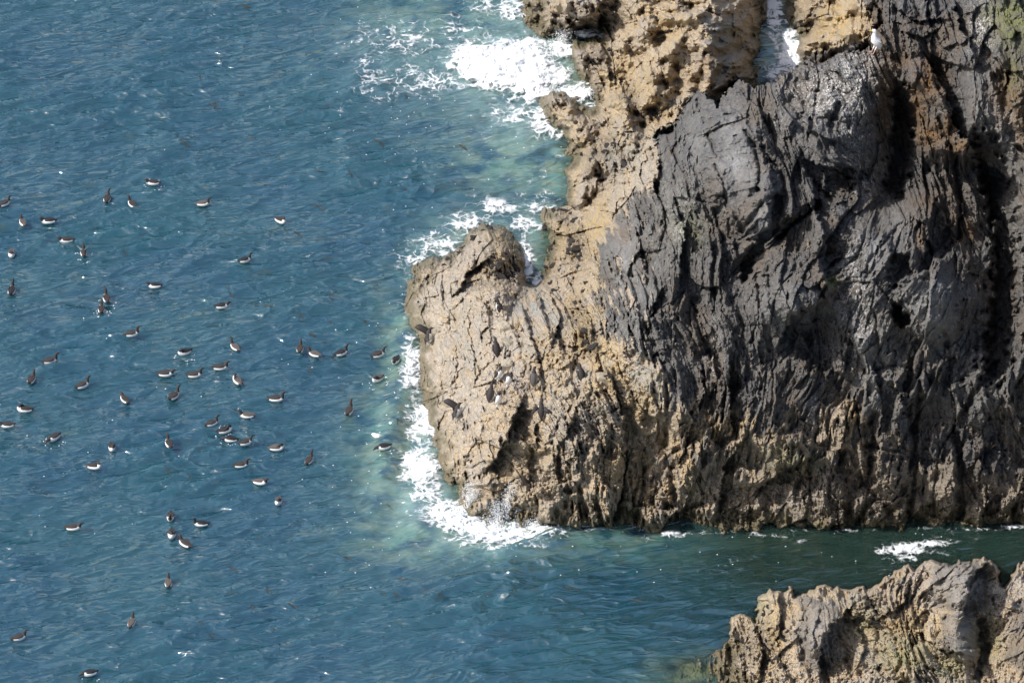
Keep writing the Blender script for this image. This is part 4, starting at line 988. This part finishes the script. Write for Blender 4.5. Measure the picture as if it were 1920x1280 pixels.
def gull():
    parts = []
    R = [((-.34, 0, .165), (.012, .004), 1), ((-.27, 0, .178), (.040, .014), 1), ((-.19, 0, .190), (.062, .044), lambda s, c: 1), ((-.10, 0, .205), (.082, .078), 1), ((.0, 0, .232), (.088, .090), 1), ((.075, 0, .268), (.074, .082), 1), ((.115, 0, .320), (.050, .056), 1), ((.130, 0, .365), (.040, .043), 1), ((.142, 0, .398), (.040, .042), 1),
         ((.165, 0, .418), (.040, .039), 1), ((.195, 0, .418), (.030, .028), 1), ((.215, 0, .413), (.014, .016), 3), ((.245, 0, .408), (.010, .013), 3), ((.268, 0, .398), (.002, .003), 3)]
    parts.append(loft(R, 18))
    for sg in (-1, 1):
        parts.append(loft([((.08, sg * .055, .285), (.012, .012), 0), ((.03, sg * .082, .275), (.040, .020), 0), ((-.07, sg * .080, .245), (.042, .020), 0), ((-.17, sg * .058, .215), (.028, .014), 0), ((-.27, sg * .030, .192), (.014, .008), 2), ((-.38, sg * .004, .182), (.003, .003), 2)], 10))
        parts.append(loft([((0, sg * .035, .16), (.013, .013), 1), ((.005, sg * .035, .08), (.008, .008), 4), ((.005, sg * .035, .012), (.008, .008), 4), ((.05, sg * .038, .004), (.022, .005), 4)], 6))
    return merge(parts)

def place(name, V, F, MI, mats, loc, heading, pitch=0, roll=0, scale=1.0):
    me = bpy.data.meshes.new(name)
    me.from_pydata([tuple(float(c) for c in p) for p in V], [], F)
    for m in mats: me.materials.append(m)
    me.polygons.foreach_set('material_index', MI); me.polygons.foreach_set('use_smooth', [True] * len(F)); me.update()
    o = bpy.data.objects.new(name, me); COL.objects.link(o)
    o.location = loc; o.rotation_euler = (roll, pitch, math.radians(heading)); o.scale = (scale,) * 3
    return o

# u, v of the water line under the bird, heading (0 right, 90 away, 180 left, 270 towards us), pose, plumage, head yaw, label
BIRDS = [
 (9,386,45,'up','b',0,'brown seabird at the left edge of the photo, nearest the top of that edge'),
 (43,422,112,'up','g',0,'pale grey-brown seabird swimming away, just left of a small black one'),
 (91,419,186,'low','k',0,'small black and white seabird facing left beside a pale one near left edge'),
 (124,455,188,'low','b',0,'brown seabird facing left, just up-left of the wing-flapping one on the water'),
 (22,480,275,'tuck','g',-1,'pale seabird hunched with head tucked, at left below a pale upright one'),
 (157,478,95,'flap','b',0,'seabird flapping both wings on the water, the only swimmer with wings spread'),
 (201,377,84,'up','b',-.5,'seabird seen from behind, left one of the pair in the upper flock'),
 (248,387,122,'up','b',.3,'seabird with head at upper left, right one of the pair in the upper flock'),
 (287,347,186,'low','b',.4,'low brown seabird facing left, topmost of all the swimming birds'),
 (381,386,2,'up','g',0,'seabird in clear right profile at the upper right of the flock'),
 (459,492,28,'up','k',0,'black upright seabird facing right, alone in the water right of centre flock'),
 (22,549,84,'up','k',0,'black seabird seen from behind at the left edge, midway up the photo'),
 (290,540,182,'low','k',0,'black and white seabird facing left, in the open gap left of a plump black one'),
 (200,564,100,'up','b',.9,'upper seabird of the splashing pair swimming away one behind the other'),
 (190,584,92,'up','b',0,'lower seabird of the splashing pair swimming away one behind the other'),
 (416,578,14,'low','k',0,'plump black seabird facing right with a thin white side line'),
 (526,418,320,'tuck','b',1,'brown seabird preening alone, farthest right in the upper open water'),
 (248,630,16,'up','b',0,'brown seabird facing right in the open gap at the middle of the flock'),
 (94,681,20,'up','b',0,'slim brown seabird facing right at left, above one seen from behind'),
 (59,716,74,'up','b',0,'brown seabird seen from behind near the left edge, below a right-facing one'),
 (155,727,36,'up','b',0,'brown seabird angled up right, between the left edge group and centre flock'),
 (234,753,122,'low','b',.3,'dark-headed seabird turning away left, left of the tall-necked one'),
 (326,747,56,'up','b',0,'tall-necked brown seabird stretching upright in the centre of the flock'),
 (346,665,212,'tuck','k',1,'dark seabird with white breast preening amid flecks, upper centre flock'),
 (311,705,4,'low','b',0,'stocky brown seabird facing right, leftmost of a row of three'),
 (365,707,10,'up','b',0,'brown seabird facing right, middle of a row of three'),
 (413,693,10,'up','b',0,'brown seabird facing right, rightmost of a row of three'),
 (441,655,126,'up','g',0,'pale seabird with head at upper left, upper of two pale birds in a column'),
 (445,718,118,'tuck','g',1,'pale seabird with tucked head, lower of two pale birds in a column'),
 (46,772,186,'tuck','b',-1,'large brown seabird preening its flank at the left edge'),
 (14,801,186,'low','b',0,'flat brown seabird cut by the left edge, lowest in that cluster'),
 (101,825,228,'dip','b',0,'brown seabird dipping its bill towards lower left, ringed with flecks'),
 (210,843,280,'tuck','b',1,'rounded brown seabird facing us with tucked head, lower left flock'),
 (317,836,106,'up','b',.2,'narrow brown seabird seen from behind, alone in the lower centre flock'),
 (177,879,352,'tuck','b',1,'dark-headed hunched seabird, lowest of the middle left group'),
 (397,798,32,'up','b',0,'dark brown seabird facing up right, left of the tight cluster of small birds'),
 (463,783,178,'up','g',0,'grey-brown seabird in clear left profile above the tight cluster'),
 (422,811,20,'tuck','k',-1,'black preening seabird, uppermost of the tight cluster of three'),
 (432,828,182,'dip','k',0,'black seabird low in splashing water, lower left of the tight cluster'),
 (460,834,26,'up','b',0,'brown seabird facing right, lower right of the tight cluster'),
 (452,876,10,'up','b',0,'slim brown seabird facing right, just below the tight cluster'),
 (519,844,2,'tuck','g',-1,'pale-backed seabird with dark head tucked right, below a tall profile bird'),
 (518,752,1,'up','b',0,'tall seabird in right profile, alone right of the centre flock'),
 (563,658,84,'up','b',0,'dark-backed seabird seen from behind, left of a pale one nearer the rock'),
 (590,668,148,'up','g',0,'pale seabird turned left, between two darker ones nearer the rock'),
 (640,666,30,'up','k',0,'dark seabird facing up right, right of a pale one, above drifting flecks'),
 (709,669,30,'up','b',0,'slender seabird with raised bill, second nearest swimmer to the rock'),
 (742,680,252,'low','k',.4,'seabird facing us with white breast, the swimmer nearest the rock'),
 (708,715,228,'tuck','g',1,'preening seabird with ruffled back in the green water by the rock'),
 (655,775,74,'up','b',0,'seabird seen from behind, alone between the flock and the surf'),
 (719,842,202,'dip','k',0,'black and white seabird low in the water beside the lower surf'),
 (580,867,68,'up','b',0,'seabird angled away right, alone at the lower right of the flock'),
 (488,908,344,'low','g',0,'pale-backed seabird heading down right with a dark head, below the flock'),
 (522,944,264,'tuck','g',1,'hunched pale seabird facing us, below the pale-backed one heading right'),
 (138,993,2,'low','b',0,'low dark seabird facing right, alone at the lower left'),
 (320,973,268,'up','b',0,'seabird facing us with a bright white breast, top of the lower group'),
 (377,986,184,'up','k',0,'dark seabird facing left, rightmost of the lower group'),
 (322,1006,272,'tuck','b',-1,'small hunched seabird facing us, middle of the lower group'),
 (347,1023,136,'up','b',0,'seabird with head at upper left, lowest of the lower group'),
 (316,1097,92,'up','g',0,'broad grey seabird seen from behind, alone below the lower group'),
 (247,1171,80,'up','g',0,'tall slim seabird seen from behind, alone near the bottom'),
 (36,1199,24,'up','b',0,'brown seabird facing right in the bottom left corner'),
 (168,1266,200,'dip','k',0,'black seabird low in the water at the bottom edge'),
]
rng = random.Random(4)
for (u, v, hd, pose, pl, yaw, lab) in BIRDS:
    p = pt(np.array(float(u)), np.array(float(v)), np.array(0.0))
    h = float(sea_height(p[None, 0], p[None, 1])[0])
    p = pt(np.array(float(u)), np.array(float(v)), np.array(h))
    V, F, MI = auk(pose, rng, pl == 'k', yaw)
    back = {'b': M_BROWN, 'g': M_GREYB, 'k': M_BLACK}[pl]; head = {'b': M_BROWN, 'g': M_BROWN, 'k': M_BLACK}[pl]
    o = place('razorbill' if pl == 'k' else 'guillemot', V, F, MI, [back, M_WHITE, head, M_BILL, M_FOOT], (p[0], p[1], h + .028), hd, rng.uniform(-.06, .04), rng.uniform(-.06, .06), .87 * rng.uniform(.93, 1.07))
    tag(o, lab, 'seabird', 'seabirds swimming off the rock')

ROCKB = [
 (935,592,150,'stand','b',.2,'upright seabird facing left, highest of those standing on the tan rock'),
 (806,645,25,'stand_wings','b',-.4,'seabird with raised wings on the seaward slope, leftmost on the rock'),
 (930,667,105,'stand','b',.2,'dark seabird seen from behind beside the pale loose stone'),
 (936,716,320,'stand','b',-.8,'dark-headed seabird with white breast below the brown loose stone'),
 (954,727,285,'stand_down','b',.3,'seabird bowing its head, bright white front, right of a dark-headed one'),
 (921,751,62,'stand','b',0,'dark-backed seabird turned away, left one of the lowest pair in the huddle'),
 (935,764,292,'stand','b',.5,'white-breasted seabird facing us, lowest in the huddle on the rock'),
 (1001,722,82,'stand','g',-.5,'grey-brown seabird with raised bill standing alone right of the huddle'),
 (1089,716,112,'stand','b',.3,'dark seabird seen from behind, farthest right on the tan rock'),
 (858,787,20,'stand_wings','b',0,'seabird lifting its wings on the lower slope, casting a shadow right'),
 (1015,783,88,'stand_half','b',0,'seabird with half-open wings seen from behind above the dark hollow'),
]
for (u, v, hd, pose, pl, yaw, lab) in ROCKB:
    r = hit(u, v)
    V, F, MI = auk(pose, rng, False, yaw)
    o = place('guillemot', V, F, MI, [M_GREYB if pl == 'g' else M_BROWN, M_WHITE, M_BROWN, M_BILL, M_FOOT], r[0] - Vector((0, 0, .005)), hd, rng.uniform(-.08, .08), 0, .98)
    tag(o, lab, 'seabird', 'seabirds standing on the rock')
r = hit(1636, 98)
V, F, MI = gull()
o = place('gull', V, F, MI, [M_GULLGREY, M_WHITE, M_BLACK, M_YELLOW, M_PINK], r[0] - Vector((0, 0, .03)), 205, -.42, 0, 1.1)
tag(o, 'white gull with grey wings perched on the crest of the dark crag', 'gull')
